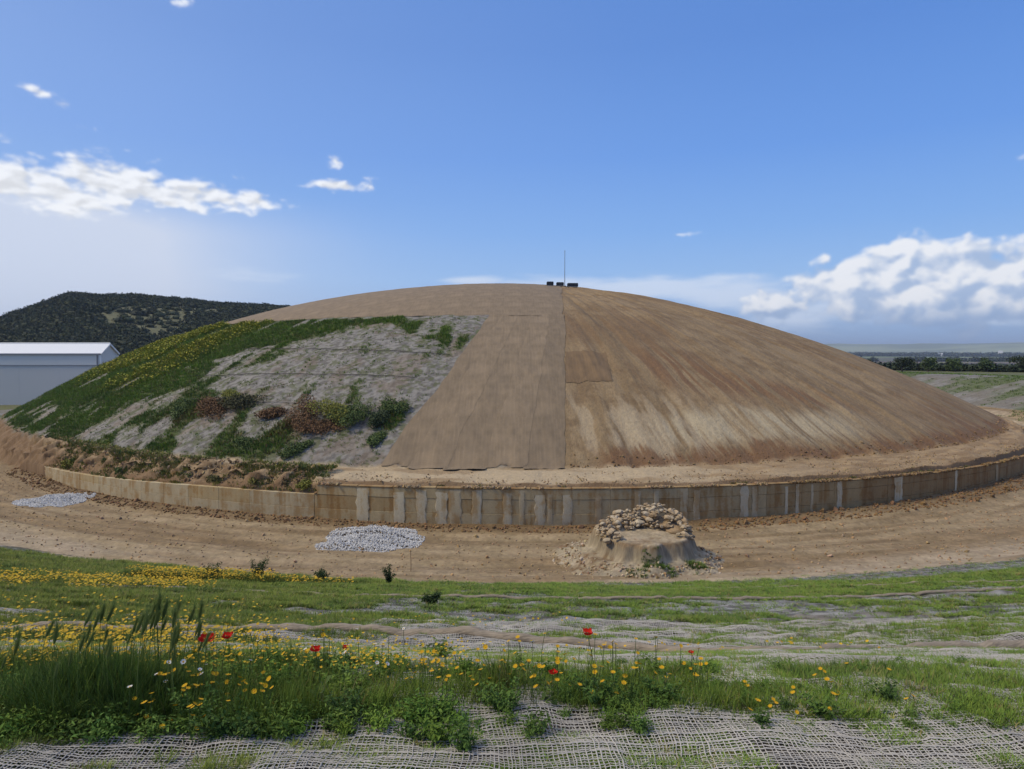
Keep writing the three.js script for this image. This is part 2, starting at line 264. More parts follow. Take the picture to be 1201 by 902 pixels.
  berm = mix3(berm, mix3([0.20, 0.125, 0.058], [0.29, 0.195, 0.10], ss(0.4, 0.6, fbm(a * 0.5, rc * 1.4, 4))), ss(8, 32, x) * 0.85);
  const cut = ss(75.6, 76.6, rc) * ss(-12, -16, phi / D2R);
  berm = mix3(berm, mix3([0.285, 0.20, 0.115], [0.165, 0.105, 0.052], ss(0.4, 0.6, fbm(a * 0.8, rc * 4, 4))), cut);
  berm = mix3(berm, [0.17, 0.10, 0.05], 0.75 * ss(77.2, 78, rc + 0.8 * (mid - 0.5)));
  c = mix3(c, berm, b);
  return [c[0] * grain, c[1] * grain, c[2] * grain];
}, false);
const mUV = (x, z) => [(x - FX0) / (FX1 - FX0), (z - FZ0) / (FZ1 - FZ0)];
{
  const ang = []; for (let a = -180; a < -95; a += 2.5) ang.push(a); for (let a = -95; a < 95; a += 0.28) ang.push(a); for (let a = 95; a <= 179; a += 2.5) ang.push(a); ang.push(180);
  const ts = []; for (let i = 0; i <= 170; i++) ts.push(Math.pow(i / 170, 0.72)); const E = 22;
  const g = gridGeo(ang.length - 1, ts.length - 1 + E, (i, j) => {
    const th = ang[i] * D2R, R = footR(Math.sin(th)); let rad, y;
    if (j < ts.length) { rad = R * ts[j]; y = moundH(th, ts[j]); const x = MX + rad * Math.sin(th), z = MZ + rad * Math.cos(th); y += moundRough(x, z); return { p: [x, y, z], uv: mUV(x, z) }; }
    const k = j - ts.length + 1;
    const Rw = ringR(th, RW - 0.35), bx = MX + Rw * Math.sin(th), bz = MZ + Rw * Math.cos(th), phi = polar(bx, bz)[1] / D2R;
    const noWall = Math.max(ss(-44, -46.5, phi), ss(49, 51, phi)), left = ss(-12.8, -14.5, phi);
    const out = Math.max(Rw, R + 2.6), wt = mix(wallTop(phi) - 0.06, -0.4, noWall);
    const edge = out - mix(0.25, 1.9, left) - 1.2 * noWall, yE = mix(3.2 + 0.0 * left, 3.75, left), a = th * 78;
    if (k <= 12) { const f = k / 12; rad = mix(R, edge, f); y = mix(MB, yE, f) + (fbm(a * 0.6, f * 3, 4) - 0.5) * 0.5 * ss(0, 0.3, f) + 0.10 * (fbm(a * 2, f * 7, 3) - 0.5); if (!left && f > 0.8) y = mix(y, wallTop(phi) + 0.1, ss(0.8, 1, f) * 0.8); }
    else if (k <= 20) { const f0 = (k - 12) / 8, f = f0 + Math.max(left, noWall) * 0.07 * Math.sin(f0 * Math.PI * 4 + 5 * fbm(a * 0.12, 4, 3)) * Math.sin(f0 * Math.PI); const st = f < 0.9 ? f : 1; rad = mix(edge, out, st * (0.75 + 0.25 * f)) + Math.sin(f * Math.PI) * (fbm(a * 0.9, f * 5, 5) - 0.5) * 2.3 * Math.max(left, noWall); y = mix(yE + (fbm(a * 0.6, 3, 4) - 0.5) * 0.5 * (1 - f) + 0.10 * (fbm(a * 2, 7, 3) - 0.5), wt, Math.pow(f, mix(1.2, 1.7, fbm(a * 0.5, 9, 3)))); y += Math.sin(f * Math.PI) * (fbm(a * 1.1 + 50, f * 5, 4) - 0.5) * 1.0 * left; }
    else { rad = out + (k - 20) * 0.05; y = mix(wt, -0.6, (k - 20) / 2); }
    const x = MX + rad * Math.sin(th), z = MZ + rad * Math.cos(th); return { p: [x, y, z], uv: mUV(x, z) };
  });
  const mb = soilBump.clone(); mb.repeat.set((FX1 - FX0) / 4, (FZ1 - FZ0) / 4); mb.needsUpdate = true;
  structure('mound', g, std({ map: moundMap, bumpMap: mb, bumpScale: 0.12 }), 'great rounded burial mound with a netted left flank and a bare clay right flank', 'mound');
}

// ---------------------------------------------------------------- woven mats laid on the mound
const matMap = colorTexture(512, 512, (i, j) => { const u = i / 512, v = j / 512; const w = tfbm(u, v, 7, 7), l = tnoise(u * 32, v * 3, 32), f = 0.5 + 0.5 * Math.sin(j / 512 * Math.PI * 2 * 40); const q = 0.78 + 0.40 * (w - 0.5) + 0.14 * (l - 0.5) + 0.05 * (f - 0.5); return [q, q * 0.99, q * 0.975]; });
const matStuff = std({ color: lin(0.265, 0.198, 0.128), map: matMap, bumpMap: matMap, bumpScale: 0.04 });
{
  const tR = [[0.128, 89], [0.16, 52], [0.25, 30], [0.34, 22.3], [0.47, 15], [0.62, 10.6], [0.79, 7.3], [0.94, 5.5], [1, 4.9]], tL = [[0.63, -0.9], [0.65, -1.17], [0.77, -3.2], [0.88, -5], [0.94, -6.5], [1.01, -7.3]];
  const mat = thing('erosion_mat', [0, 0, 0]);
  tag(mat, 'plain tan woven mat over the mound top and down its middle', 'erosion mat');
  const sheet = (name, t0, t1, nt, L, nu, Rt = (t) => lerpTable(tR, t), mm = matStuff, up = 0, id = 9) => top(name, gridGeo(nu, nt, (i, j) => {
    const t = mix(t0, t1, j / nt), wob = 0.30 * (fbm(t * 40, 3 + id, 4) - 0.5), a0 = L(t) + wob / t, a1 = Rt(t) + 0.26 * (fbm(t * 60, 9 + id, 4) - 0.5) / t, th = mix(a0, a1, i / nu) * D2R;
    const R = footR(Math.sin(th)) * (t + (j === nt ? 0.016 * (fbm(i * 0.5, 2, 4) - 0.6) : 0)), x = MX + R * Math.sin(th), z = MZ + R * Math.cos(th);
    return { p: [x, moundH(th, Math.min(1, t)) + moundRough(x, z) * (t > 0.95 ? 1 : 0.9) + 0.055 + up + 0.09 * (fbm(x * 0.8, z * 0.8, 3) - 0.5) + 0.05 * (fbm(x * 2.5, z * 1.2, 3) - 0.5), z], uv: [x / 4 + id * 0.13, z / 6] };
  }), mm, mat);
  const fr = [0, 0.16, 0.36, 0.57, 0.79, 1], rollTint = [0.96, 1.04, 0.99, 1.05, 0.94];
  for (let k = 0; k < 5; k++) { const m = matStuff.clone(); m.color.multiplyScalar(rollTint[k]); sheet('mat_strip', 0.632, 1.0 + 0.006 * (k % 3), 110, (t) => mix(lerpTable(tL, t), lerpTable(tR, t), fr[k]), 18, (t) => mix(lerpTable(tL, t), lerpTable(tR, t), fr[k + 1]) + 0.18 / t, m, k % 2 * 0.02, k); }
  sheet('mat_cap', 0.02, 0.640, 90, (t) => -150 + 10 * t, 160);
  const patch = thing('mat_patch', [0, 0, 0]); tag(patch, 'small darker brown rectangle of matting right of the tan strip', 'erosion mat');
  const P = [[5.85, -71.1], [10.3, -71.8], [10.15, -66.0], [5.35, -65.3]];
  top('woven_sheet', gridGeo(24, 28, (i, j) => { const u = i / 24, v = j / 28; const x = mix(mix(P[0][0], P[1][0], u), mix(P[3][0], P[2][0], u), v) + 0.15 * (noise(v * 9, u * 5) - 0.5), z = mix(mix(P[0][1], P[1][1], u), mix(P[3][1], P[2][1], u), v) + (j === 28 ? 0.3 * (noise(u * 7, 3) - 0.5) : 0); return { p: [x, moundY(x, z) + 0.05, z], uv: [x / 4, z / 6] }; }), std({ color: lin(0.225, 0.145, 0.075), map: matMap, bumpMap: matMap, bumpScale: 0.05 }), patch);
}

// ---------------------------------------------------------------- ring wall of cast panels
const wallMap = colorTexture(2048, 256, (i, j) => {
  const u = i / 2048, v = j / 256; const st = tnoise(u * 170, v * 1.5 + 3 * tnoise(u * 90, v * 2, 90), 170), st2 = tnoise(u * 48 + 0.5, v * 1.6, 48), n = tnoise(u * 96, v * 11, 96) * 0.5 + tnoise(u * 240, v * 27, 240) * 0.3 + tnoise(u * 520, v * 58, 520) * 0.2, fine = tnoise(u * 900, v * 110, 900);
  const clay = ss(0.42, 0.78, st * 0.22 + st2 * 0.4 + n * 0.5); const q = 0.88 + 0.34 * (n - 0.5) + 0.14 * (fine - 0.5);
  return mix3([q, q, q], [q * 0.66, q * 0.50, q * 0.32], clay * 0.9);
});
const wallStone = [[0.50, 0.42, 0.275], [0.47, 0.365, 0.20], [0.50, 0.395, 0.225], [0.41, 0.295, 0.145], [0.345, 0.23, 0.105]].map((c) => std({ color: lin(...c), map: wallMap, bumpMap: wallMap, bumpScale: 0.02 }));
const stripStone = [[0.62, 0.54, 0.375], [0.55, 0.455, 0.29], [0.49, 0.385, 0.235]].map((c) => std({ color: lin(...c), map: wallMap }));
function arcBox(a0, a1, r0, r1, y0, y1, ch, seg = 2, y1b = y1) {   // a block bent to the ring, its face edges chamfered; a in degrees
  const dch = ch / r1 / D2R; const rows = [];
  const prof = [[r0, 0, 1], [r1 - ch, 0, 1], [r1, 1, 1], [r1, 1, -1], [r1 - ch, 0, -1], [r0, 0, -1]];
  const pos = [], uv = [], idx = [], n = prof.length;
  const cols = [[0, 1], ...Array.from({ length: seg + 1 }, (_, k) => [k / seg, 0]), [1, 1]];
  cols.forEach(([f, end]) => prof.forEach(([r, inset, sgn]) => {
    const aa = mix(a0 + dch, a1 - dch, f) + (end ? (f ? dch : -dch) : 0), rad = end ? Math.min(r, r1 - ch) : r, tp = mix(y1, y1b, f), y = sgn > 0 ? tp - (inset ? ch : 0) : y0 + (inset ? ch : 0), a = aa * D2R;
    pos.push(CX + rad * Math.sin(a), y, CZ + rad * Math.cos(a)); uv.push(RW * a / 30, y / 3.4);
  }));
  for (let c = 0; c < cols.length - 1; c++) for (let k = 0; k < n - 1; k++) { const p = c * n + k, q = p + n; idx.push(p, p + 1, q, p + 1, q + 1, q); }
  for (const c of [0, cols.length - 1]) idx.push(c * n, c * n + 1, c * n + 4, c * n, c * n + 4, c * n + 5);
  let g = new THREE.BufferGeometry(); g.setAttribute('position', new THREE.Float32BufferAttribute(pos, 3)); g.setAttribute('uv', new THREE.Float32BufferAttribute(uv, 2)); g.setIndex(idx);
  g = g.toNonIndexed(); g.computeVertexNormals(); return g;
}
{
  seed = 4242;
  const wall = thing('ring_wall'); tag(wall, 'long curved ochre retaining wall round the foot of the mound', 'retaining wall');
  let a = -46;
  while (a < 52) {
    const w = rr(2.0, 2.7), b = Math.min(a + w, 52); const m = (a + b) / 2;
    const a1 = (a < -13 && b > -13) ? -13 : b;
    const ht = (q) => wallTop(Math.min(Math.max(q, a1 <= -13 ? -45 : -12.9), a1 <= -13 ? -13.06 : 60));
    const k = m < -13 ? 0 : m < -9 ? 2 : m < 9 ? (rnd() < 0.6 ? 1 : 2) : m < 13 ? 1 : m < 20 ? 3 : 4;
    const jig = rr(-0.012, 0.012), yc = 1.02 + 0.0 * a, gap = 0.004;
    top('panel', arcBox(a + gap, a1 - gap, RW - 0.55, RW + jig, -0.5, Math.min(yc, ht(a) - 0.2), 0.014), wallStone[k], wall);
    if (ht(a) > 1.3) top('panel', arcBox(a + gap, a1 - gap, RW - 0.55, RW + jig - 0.02, yc + 0.015, Math.min(ht(a), 2.1), 0.014, 2, Math.min(ht(a1), 2.1)), wallStone[rnd() < 0.7 ? k : Math.min(4, k + 1)], wall);
    if (m > -13) {
      top('panel', arcBox(a + gap, a1 - gap, RW - 0.55, RW + jig, 2.115, ht(a) - 0.11, 0.014, 2, ht(a1) - 0.11), wallStone[k], wall);
      const cj = rr(-0.03, 0.015); top('coping_slab', arcBox(a + gap * 4, a1 - gap * rr(2, 12), RW - 0.5, RW + rr(0.015, 0.05), ht(a) - 0.10, ht(a) + cj, 0.02, 2, ht(a1) + cj), wallStone[Math.min(4, k + 2)], wall);
    }
    a = a1;
  }
  [[-10.25, 1, 0], [-8.11, 0.9, 0], [-6.85, 0.8, 0], [-5.7, 0.9, 0], [-4.95, 0.9, 1], [-3.76, 0.7, 0], [-2.08, 0.6, 0], [-1.29, 0.4, 1], [-0.31, 0.8, 0], [0.24, 0.35, 1], [1.17, 0.7, 0], [2.9, 0.5, 2], [5.08, 0.5, 0], [6.14, 0.4, 1], [7.7, 0.6, 1], [8.45, 0.5, 0], [11.3, 0.7, 0], [11.95, 0.45, 1], [13.98, 0.25, 0], [14.7, 0.3, 0], [15.7, 0.25, 1], [17.64, 0.5, 0], [22.32, 0.95, 0], [28, 0.35, 0], [33.5, 0.4, 2]].forEach(([p, w, k]) => {
    const h = w / RW / D2R / 2, y1 = wallTop(p) - rr(0.14, 0.55) * (p < 10 ? 1 : 0.5);
    const nseg = 7;                                        // ragged pale render left on the face
    const pos = [], idx = [], uv = []; const y0 = rr(0.0, 0.3);
    for (let s = 0; s <= nseg; s++) { const y = mix(y0, y1, s / nseg); for (const e of [-1, -0.86, 0.86, 1]) { const q = (p + h * (e + (Math.abs(e) > 0.5 ? rr(-0.3, 0.22) * Math.sign(e) : 0))) * D2R, r = RW + (Math.abs(e) === 1 || s === 0 || s === nseg ? 0.004 : 0.032); pos.push(CX + r * Math.sin(q), y + (s === nseg || !s ? rr(-0.06, 0.06) : 0), CZ + r * Math.cos(q)); uv.push(RW * q / 30, y / 3.4); } }
    for (let s = 0; s < nseg; s++) for (let c = 0; c < 3; c++) { const i = s * 4 + c; idx.push(i, i + 1, i + 4, i + 1, i + 5, i + 4); }
    const g = new THREE.BufferGeometry(); g.setAttribute('position', new THREE.Float32BufferAttribute(pos, 3)); g.setAttribute('uv', new THREE.Float32BufferAttribute(uv, 2)); g.setIndex(idx); g.computeVertexNormals();
    top('render_strip', g, stripStone[k], wall);
  });
}

// ---------------------------------------------------------------- foreground slope under jute netting
function grassDensity(x, z) {                              // 0 bare net .. 1 full grass
  const d = -z, n = fbm(x * 0.42 + 11, z * 0.55, 4), nf = fbm(x * 1.9, z * 2.4 + 4, 4), w = (n - 0.5) * 1.5 + (nf - 0.5) * 0.9;
  const [r] = polar(x, z), u = x / Math.max(d, 1);          // u: how far to the side
  let g;
  if (d < 8.6) { const z0 = 3.32 + 0.3 * (fbm(x * 1.6 + 5, 3, 3) - 0.5) - 0.08 * ss(-0.3, -0.6, u), rt = ss(0.42, 0.62, u); g = mix(0.05 + 0.62 * ss(z0 - 0.12, z0 + 0.3, d), 0.16 + 0.30 * ss(3.2, 3.8, d) + 0.1 * ss(0.6, 0.8, u), rt); g += 0.22 * ss(4.3, 4.8, d); }
  else if (d < 22) { g = 0.45 + 0.28 * ss(-0.05, -0.5, u) + 0.16 * ss(0.45, 0.75, u); g -= 0.20 * gauss((d - 16) / 4) * ss(-0.5, -0.2, u); }
  else { g = 0.55; g += 0.35 * ss(24, 27, d) * ss(95, 98, r) * ss(105, 101, r); g += 0.25 * ss(-0.2, -0.5, u); g -= 0.75 * ss(99.5, 96.0, r) * ss(0.36, 0.6, u); g -= 0.35 * ss(94.5, 92.5, r); }
  const str = fbm(x * 0.8 + z * 0.5, z * 3.2 - x * 0.7, 4); return clamp(ss(0.36, 0.68, g + w + (str - 0.5) * 0.7 * ss(6, 9, d)));
}
const slopeMat = std({ vertexColors: true, map: netMap, bumpMap: netBump, bumpScale: 0.03 });
{
  const zs = []; let d = -3; zs.push(d); while (d < 42) { d += d < 1.6 ? 0.15 : 0.028 + d * 0.0065; zs.push(d); }
  const N = 420;
  const g = gridGeo(N, zs.length - 1, (i, j) => {
    const q = zs[j], u = i / N * 2 - 1, x = u * (3.2 + Math.max(q, 1) * 1.05), z = -q, [r] = polar(x, z);
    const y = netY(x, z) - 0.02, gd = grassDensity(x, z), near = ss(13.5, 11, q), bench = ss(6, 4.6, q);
    const st = fbm(x * 1.1 + z * 0.6, z * 3.0 - x * 0.5 + 20, 5); let c = mix3([0.58, 0.57, 0.55], [0.14, 0.13, 0.115], ss(0.36, 0.66, st * 0.55 + 0.45 * fbm(x * 3.4 + 7, z * 4.6, 3)));
    c = mix3(c, [0.30, 0.24, 0.17], 0.5 * ss(0.55, 0.7, fbm(x * 0.5 + 30, z * 0.5, 4)));
    c = mix3(c, [0.09, 0.125, 0.03], gd * 0.8);
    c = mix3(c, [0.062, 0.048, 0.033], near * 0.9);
    const fr = ss(RO + 2.2, RO + 0.6, r + 1.2 * (fbm(x * 0.6, z * 0.6, 3) - 0.5));
    c = mix3(c, SOIL_PALE, fr);
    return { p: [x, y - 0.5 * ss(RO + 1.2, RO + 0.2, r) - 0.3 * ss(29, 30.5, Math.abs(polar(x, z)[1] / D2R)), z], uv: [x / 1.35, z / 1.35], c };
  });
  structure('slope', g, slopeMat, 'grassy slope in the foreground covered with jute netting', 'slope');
}
// strands of the netting nearest to the lens
{
  const cell = 0.0215;
  
  const warp = (a, b) => { const x = a + 0.10 * (fbm(a * 1.1, b * 1.1 + 30, 3) - 0.5) * 2 + 0.018 * (fbm(a * 9, b * 9, 2) - 0.5), z = b + 0.10 * (fbm(a * 1.1 + 60, b * 1.1, 3) - 0.5) * 2 + 0.018 * (fbm(a * 9 + 5, b * 9, 2) - 0.5); const y = netY(x, z) + 0.012 + 0.045 * Math.pow(fbm(x * 2.2 + 3, z * 3.2, 3), 2); return [x, y, z]; };
  const pos = [], idx = [], col = [];
  const strand = (fn, n, along) => {
    const base = pos.length / 3, w = rr(0.0018, 0.0036) * wide, ph = rnd() * 99, sink = rr(-0.004, 0.004);
    for (let i = 0; i <= n; i++) { const [x, y, z] = fn(i); const wv = w * (0.6 + 0.8 * noise(i * 0.7, ph)), jx = 0.007 * (noise(i * 0.45, ph + 5) - 0.5) * wide, o = ((i + along) & 1 ? 0.0022 : -0.001) + sink - 0.016 * ss(0.56, 0.72, noise(x * 3.1 + 7, z * 3.1)); const ax = along ? 0 : jx, az = along ? jx : 0; pos.push(x + ax - (along ? 0 : wv), y + o, z + az - (along ? wv : 0), x + ax, y + o + wv * 1.3, z + az, x + ax + (along ? 0 : wv), y + o, z + az + (along ? wv : 0)); const k = 0.62 + 0.5 * fbm(x * 2 + 40, z * 2, 3) + 0.22 * (noise(i * 0.9, ph + 20) - 0.5), gr = 0.40 * k; for (let e = 0; e < 3; e++) col.push(gr, gr * 0.955, gr * 0.90); }
    for (let i = 0; i < n; i++) { const a = base + i * 3, b = a + 3; idx.push(a, a + 1, b, a + 1, b + 1, b, a + 1, a + 2, b + 1, a + 2, b + 2, b + 1); }
  };
  seed = 99;
  let wide = 1;
  for (const [X0, X1, Z0, Z1, step, k] of [[-4.2, 4.2, -4.9, -2.3, cell * 0.9, 0.95], [-11.5, 11.5, -12.8, -4.9, 0.07, 1.6]]) {
    wide = k;
    for (let a = X0; a < X1; a += cell * k * rr(0.75, 1.3)) { const n = Math.round((Z1 - Z0) / step); strand((i) => warp(a, Z0 + (Z1 - Z0) * i / n), n, 0); }
    for (let b = Z0; b < Z1; b += cell * k * rr(0.75, 1.3)) { const n = Math.round((X1 - X0) / step); strand((i) => warp(X0 + (X1 - X0) * i / n, b), n, 1); }
  }
  const g = new THREE.BufferGeometry(); g.setAttribute('position', new THREE.Float32BufferAttribute(pos, 3)); g.setAttribute('color', new THREE.Float32BufferAttribute(col, 3)); g.setIndex(idx); g.computeVertexNormals();
  tag(top('jute_netting', g, std({ vertexColors: true })), 'open weave of pale jute netting on the ground nearest the viewer', 'netting', null, 'stuff');
}
// rolled seams of the netting
function netRoll(pts, rad, label, hang = 0) {
  const c = new THREE.CatmullRomCurve3(pts.map(([x, z]) => V(x, 0, z))), n = 260, m = 9, ph = rnd() * 9;
  const L = c.getLength();
  const g = gridGeo(m, n, (i, j) => {
    const p = c.getPointAt(j / n), t = c.getTangentAt(j / n), s = V(-t.z, 0, t.x).normalize(), l = j / n * L; const off = 0.22 * (fbm(l * 0.35, ph, 3) - 0.5); const x = p.x + s.x * off, z = p.z + s.z * off;
    const a = i / m * Math.PI * 2 + l * 3, rd = rad * (0.75 + 0.5 * fbm(l * 0.8, ph + 3, 3)) * (0.85 + 0.3 * noise(Math.cos(a) * 2 + l * 5, Math.sin(a) * 2 + ph + l * 2));
    return { p: [x + s.x * Math.cos(a) * rd * 1.15, netY(x, z) + rad * 0.8 + Math.sin(a) * rd * 0.85, z + s.z * Math.cos(a) * rd * 1.15], uv: [i / m * 2, l * 1.5] };
  });
  const fibre = netRoll.map ??= colorTexture(256, 256, (i, j) => { const u = i / 256, v = j / 256, n = tnoise(u * 64, v * 6 + u * 3, 64), q = 0.72 + 0.4 * (tfbm(u, v, 8, 4) - 0.5) + 0.3 * (n - 0.5); return [q, q * 0.98, q * 0.95]; });
  const o = top('netting_roll', g, netRoll.m ??= std({ color: lin(0.36, 0.305, 0.24), map: fibre, bumpMap: fibre, bumpScale: 0.02 }));
  tag(o, label, 'netting roll', 'rolled net seams across the slope'); return o;
}
seed = 31;
netRoll([[-14, -10.2], [-7.8, -9.8], [-4.1, -10.2], [-1.5, -9.9], [0, -9.55], [1.7, -9.0], [3.2, -8.0], [5.2, -8.7], [7.2, -9.0], [13, -8.8]], 0.078, 'nearest twisted roll of netting across the slope behind the poppies');
netRoll([[-22, -21], [-14, -21.5], [-8.6, -21.8], [-3, -21], [0, -20.7], [5, -20.2], [11, -20.5], [16.3, -20.8], [26, -20]], 0.06, 'middle roll of netting crossing the slope above the stone heap');
netRoll([[6, -27.5], [13, -27], [20, -25.5], [28, -24]], 0.05, 'farthest short roll of netting on the right of the slope');

// ---------------------------------------------------------------- plants: building blocks
function bladeTuft(n, h, spread, w, seg, lean, headed = 0) {   // a tuft of curved tapering blades
  const pos = [], idx = [];
  for (let k = 0; k < n; k++) {
    const a = rr(0, 6.283), r0 = spread * Math.sqrt(rnd()) * 0.5, bx = Math.cos(a) * r0, bz = Math.sin(a) * r0, d = a + rr(-1, 1), hh = h * rr(0.55, 1.05), ln = lean * rr(0.3, 1.2) * hh, sx = -Math.sin(d) * w * 0.5, sz = Math.cos(d) * w * 0.5, base = pos.length / 3;
    for (let s = 0; s <= seg; s++) { const f = s / seg, o = ln * f * f, ww = (1 - f * f) * 0.95 + 0.05; const x = bx + Math.cos(d) * o, z = bz + Math.sin(d) * o, y = hh * f * (1 - 0.18 * f * lean); if (s === seg) pos.push(x, y, z); else pos.push(x - sx * ww, y, z - sz * ww, x + sx * ww, y, z + sz * ww); }
    for (let s = 0; s < seg; s++) { const p = base + s * 2; if (s === seg - 1) idx.push(p, p + 1, p + 2); else idx.push(p, p + 1, p + 2, p + 1, p + 3, p + 2); }
  }
  const g = new THREE.BufferGeometry(); g.setAttribute('position', new THREE.Float32BufferAttribute(pos, 3)); g.setIndex(idx); g.computeVertexNormals(); return g;
}
function leafCloud(n, fn, size, flat = 0.5, slim = 0.42) {              // n folded leaves at fn() -> [x, y, z, scale]
  const pos = [], idx = [];
  for (let k = 0; k < n; k++) {
    const [x, y, z, sc = 1] = fn(k), q = V(rr(-1, 1), rr(-1, 1), rr(-1, 1)).normalize(), up = V(rr(-1, 1), rr(-0.4, 1) + flat, rr(-1, 1)).normalize(), s = V().crossVectors(q, up).normalize(), t = V().crossVectors(up, s).normalize(), L = size * sc * rr(0.6, 1.3), W = L * slim, b = pos.length / 3;
    const pt = (u, v, w) => pos.push(x + t.x * u + s.x * v + up.x * w, y + t.y * u + s.y * v + up.y * w, z + t.z * u + s.z * v + up.z * w);
    pt(0, 0, 0); pt(L * 0.5, W, L * 0.1); pt(L, 0, -L * 0.12); pt(L * 0.5, -W, L * 0.1); pt(L * 0.5, 0, 0);
    idx.push(b, b + 4, b + 1, b + 1, b + 4, b + 2, b, b + 3, b + 4, b + 4, b + 3, b + 2);
  }
  const g = new THREE.BufferGeometry(); g.setAttribute('position', new THREE.Float32BufferAttribute(pos, 3)); g.setIndex(idx); g.computeVertexNormals(); return g;
}
function stick(pts, r0, r1, m = 5) {                       // a tapered tube through points
  const c = new THREE.CatmullRomCurve3(pts.map((p) => V(...p))), n = Math.max(3, pts.length * 3), g = new THREE.TubeGeometry(c, n, 1, m, false), p = g.attributes.position;
  for (let j = 0; j <= n; j++) { const q = c.getPointAt(j / n), r = mix(r0, r1, j / n); for (let i = 0; i <= m; i++) { const k = j * (m + 1) + i; p.setXYZ(k, q.x + (p.getX(k) - q.x) * r, q.y + (p.getY(k) - q.y) * r, q.z + (p.getZ(k) - q.z) * r); } }
  g.computeVertexNormals(); return g;
}
const leafMat = (r, g, b, tr = 0.3) => new THREE.MeshPhysicalMaterial({ color: lin(r, g, b), roughness: 0.85, side: THREE.DoubleSide, transmission: tr, thickness: 0, specularIntensity: 0.35 });
const plainLeaf = std({ roughness: 0.9 });
const G = { fresh: [0.135, 0.215, 0.026], deep: [0.078, 0.135, 0.022], dry: [0.25, 0.215, 0.08], yellow: [0.46, 0.30, 0.012], olive: [0.18, 0.20, 0.03] };
const tint = (c, v = 0.25) => { const k = 1 + rr(-v, v); return lin(c[0] * k * (1 + rr(-0.1, 0.1)), c[1] * k, c[2] * k * (1 + rr(-0.2, 0.2))); };

// ---------------------------------------------------------------- grass on the foreground slope
const bladeMat = new THREE.MeshPhysicalMaterial({ color: 0xffffff, roughness: 0.8, side: THREE.DoubleSide, transmission: 0.22, thickness: 0, specularIntensity: 0.3 });
seed = 5150;
{
  const tufts = [0, 1, 2].map(() => bladeTuft(16, 1, 1.3, 0.07, 3, 0.7));
  const lists = [[], [], []];
  // short turf over the slope, thinner with distance
  for (let k = 0; k < 230000; k++) {
    const d = 2.9 + 36 * Math.pow(rnd(), 1.7), x = rr(-1, 1) * (1.5 + 0.86 * d), z = -d, [r] = polar(x, z); if (r < RO + 0.9) continue;
    const gd = grassDensity(x, z); if (rnd() > gd * 0.8 + (d < 4.5 ? 0.30 * ss(0.44, 0.6, fbm(x * 3, z * 3, 3)) : 0.07)) continue;
    const u = x / d, left = ss(0.1, -0.5, u), h = (0.025 + 0.045 * rnd() * rnd() + 0.035 * left * (d < 8 ? 0.5 : 1) + 0.0014 * d) * (0.6 + 0.6 * gd) * (d > 4.4 && d < 9.4 ? 0.42 : 1), w = 0.055 + 0.0048 * d;
    let c = mix3(G.fresh, G.olive, clamp(left * 0.6 + 0.6 * (fbm(x * 0.6, z * 0.6 + 70, 3) - 0.4))); c = mix3(c, G.deep, ss(0.5, 0.65, fbm(x * 0.9 + 44, z * 0.9, 3)) * 0.6); if (rnd() < 0.10) c = G.dry;
    lists[k % 3].push([mat4(x, netY(x, z) - 0.01, z, w, h * 1.35, w, rr(0, 6.28), rr(-0.15, 0.15), rr(-0.15, 0.15)), tint(c)]);
  }
  lists.forEach((l, i) => instanced('short_grass', tufts[i], i === 0 ? plainLeaf : plainLeaf, l, ['short green grass growing through the netted slope', 'low olive grass scattered over the netted slope', 'thin fresh grass between patches of bare netting'][i], 'grass'));
}
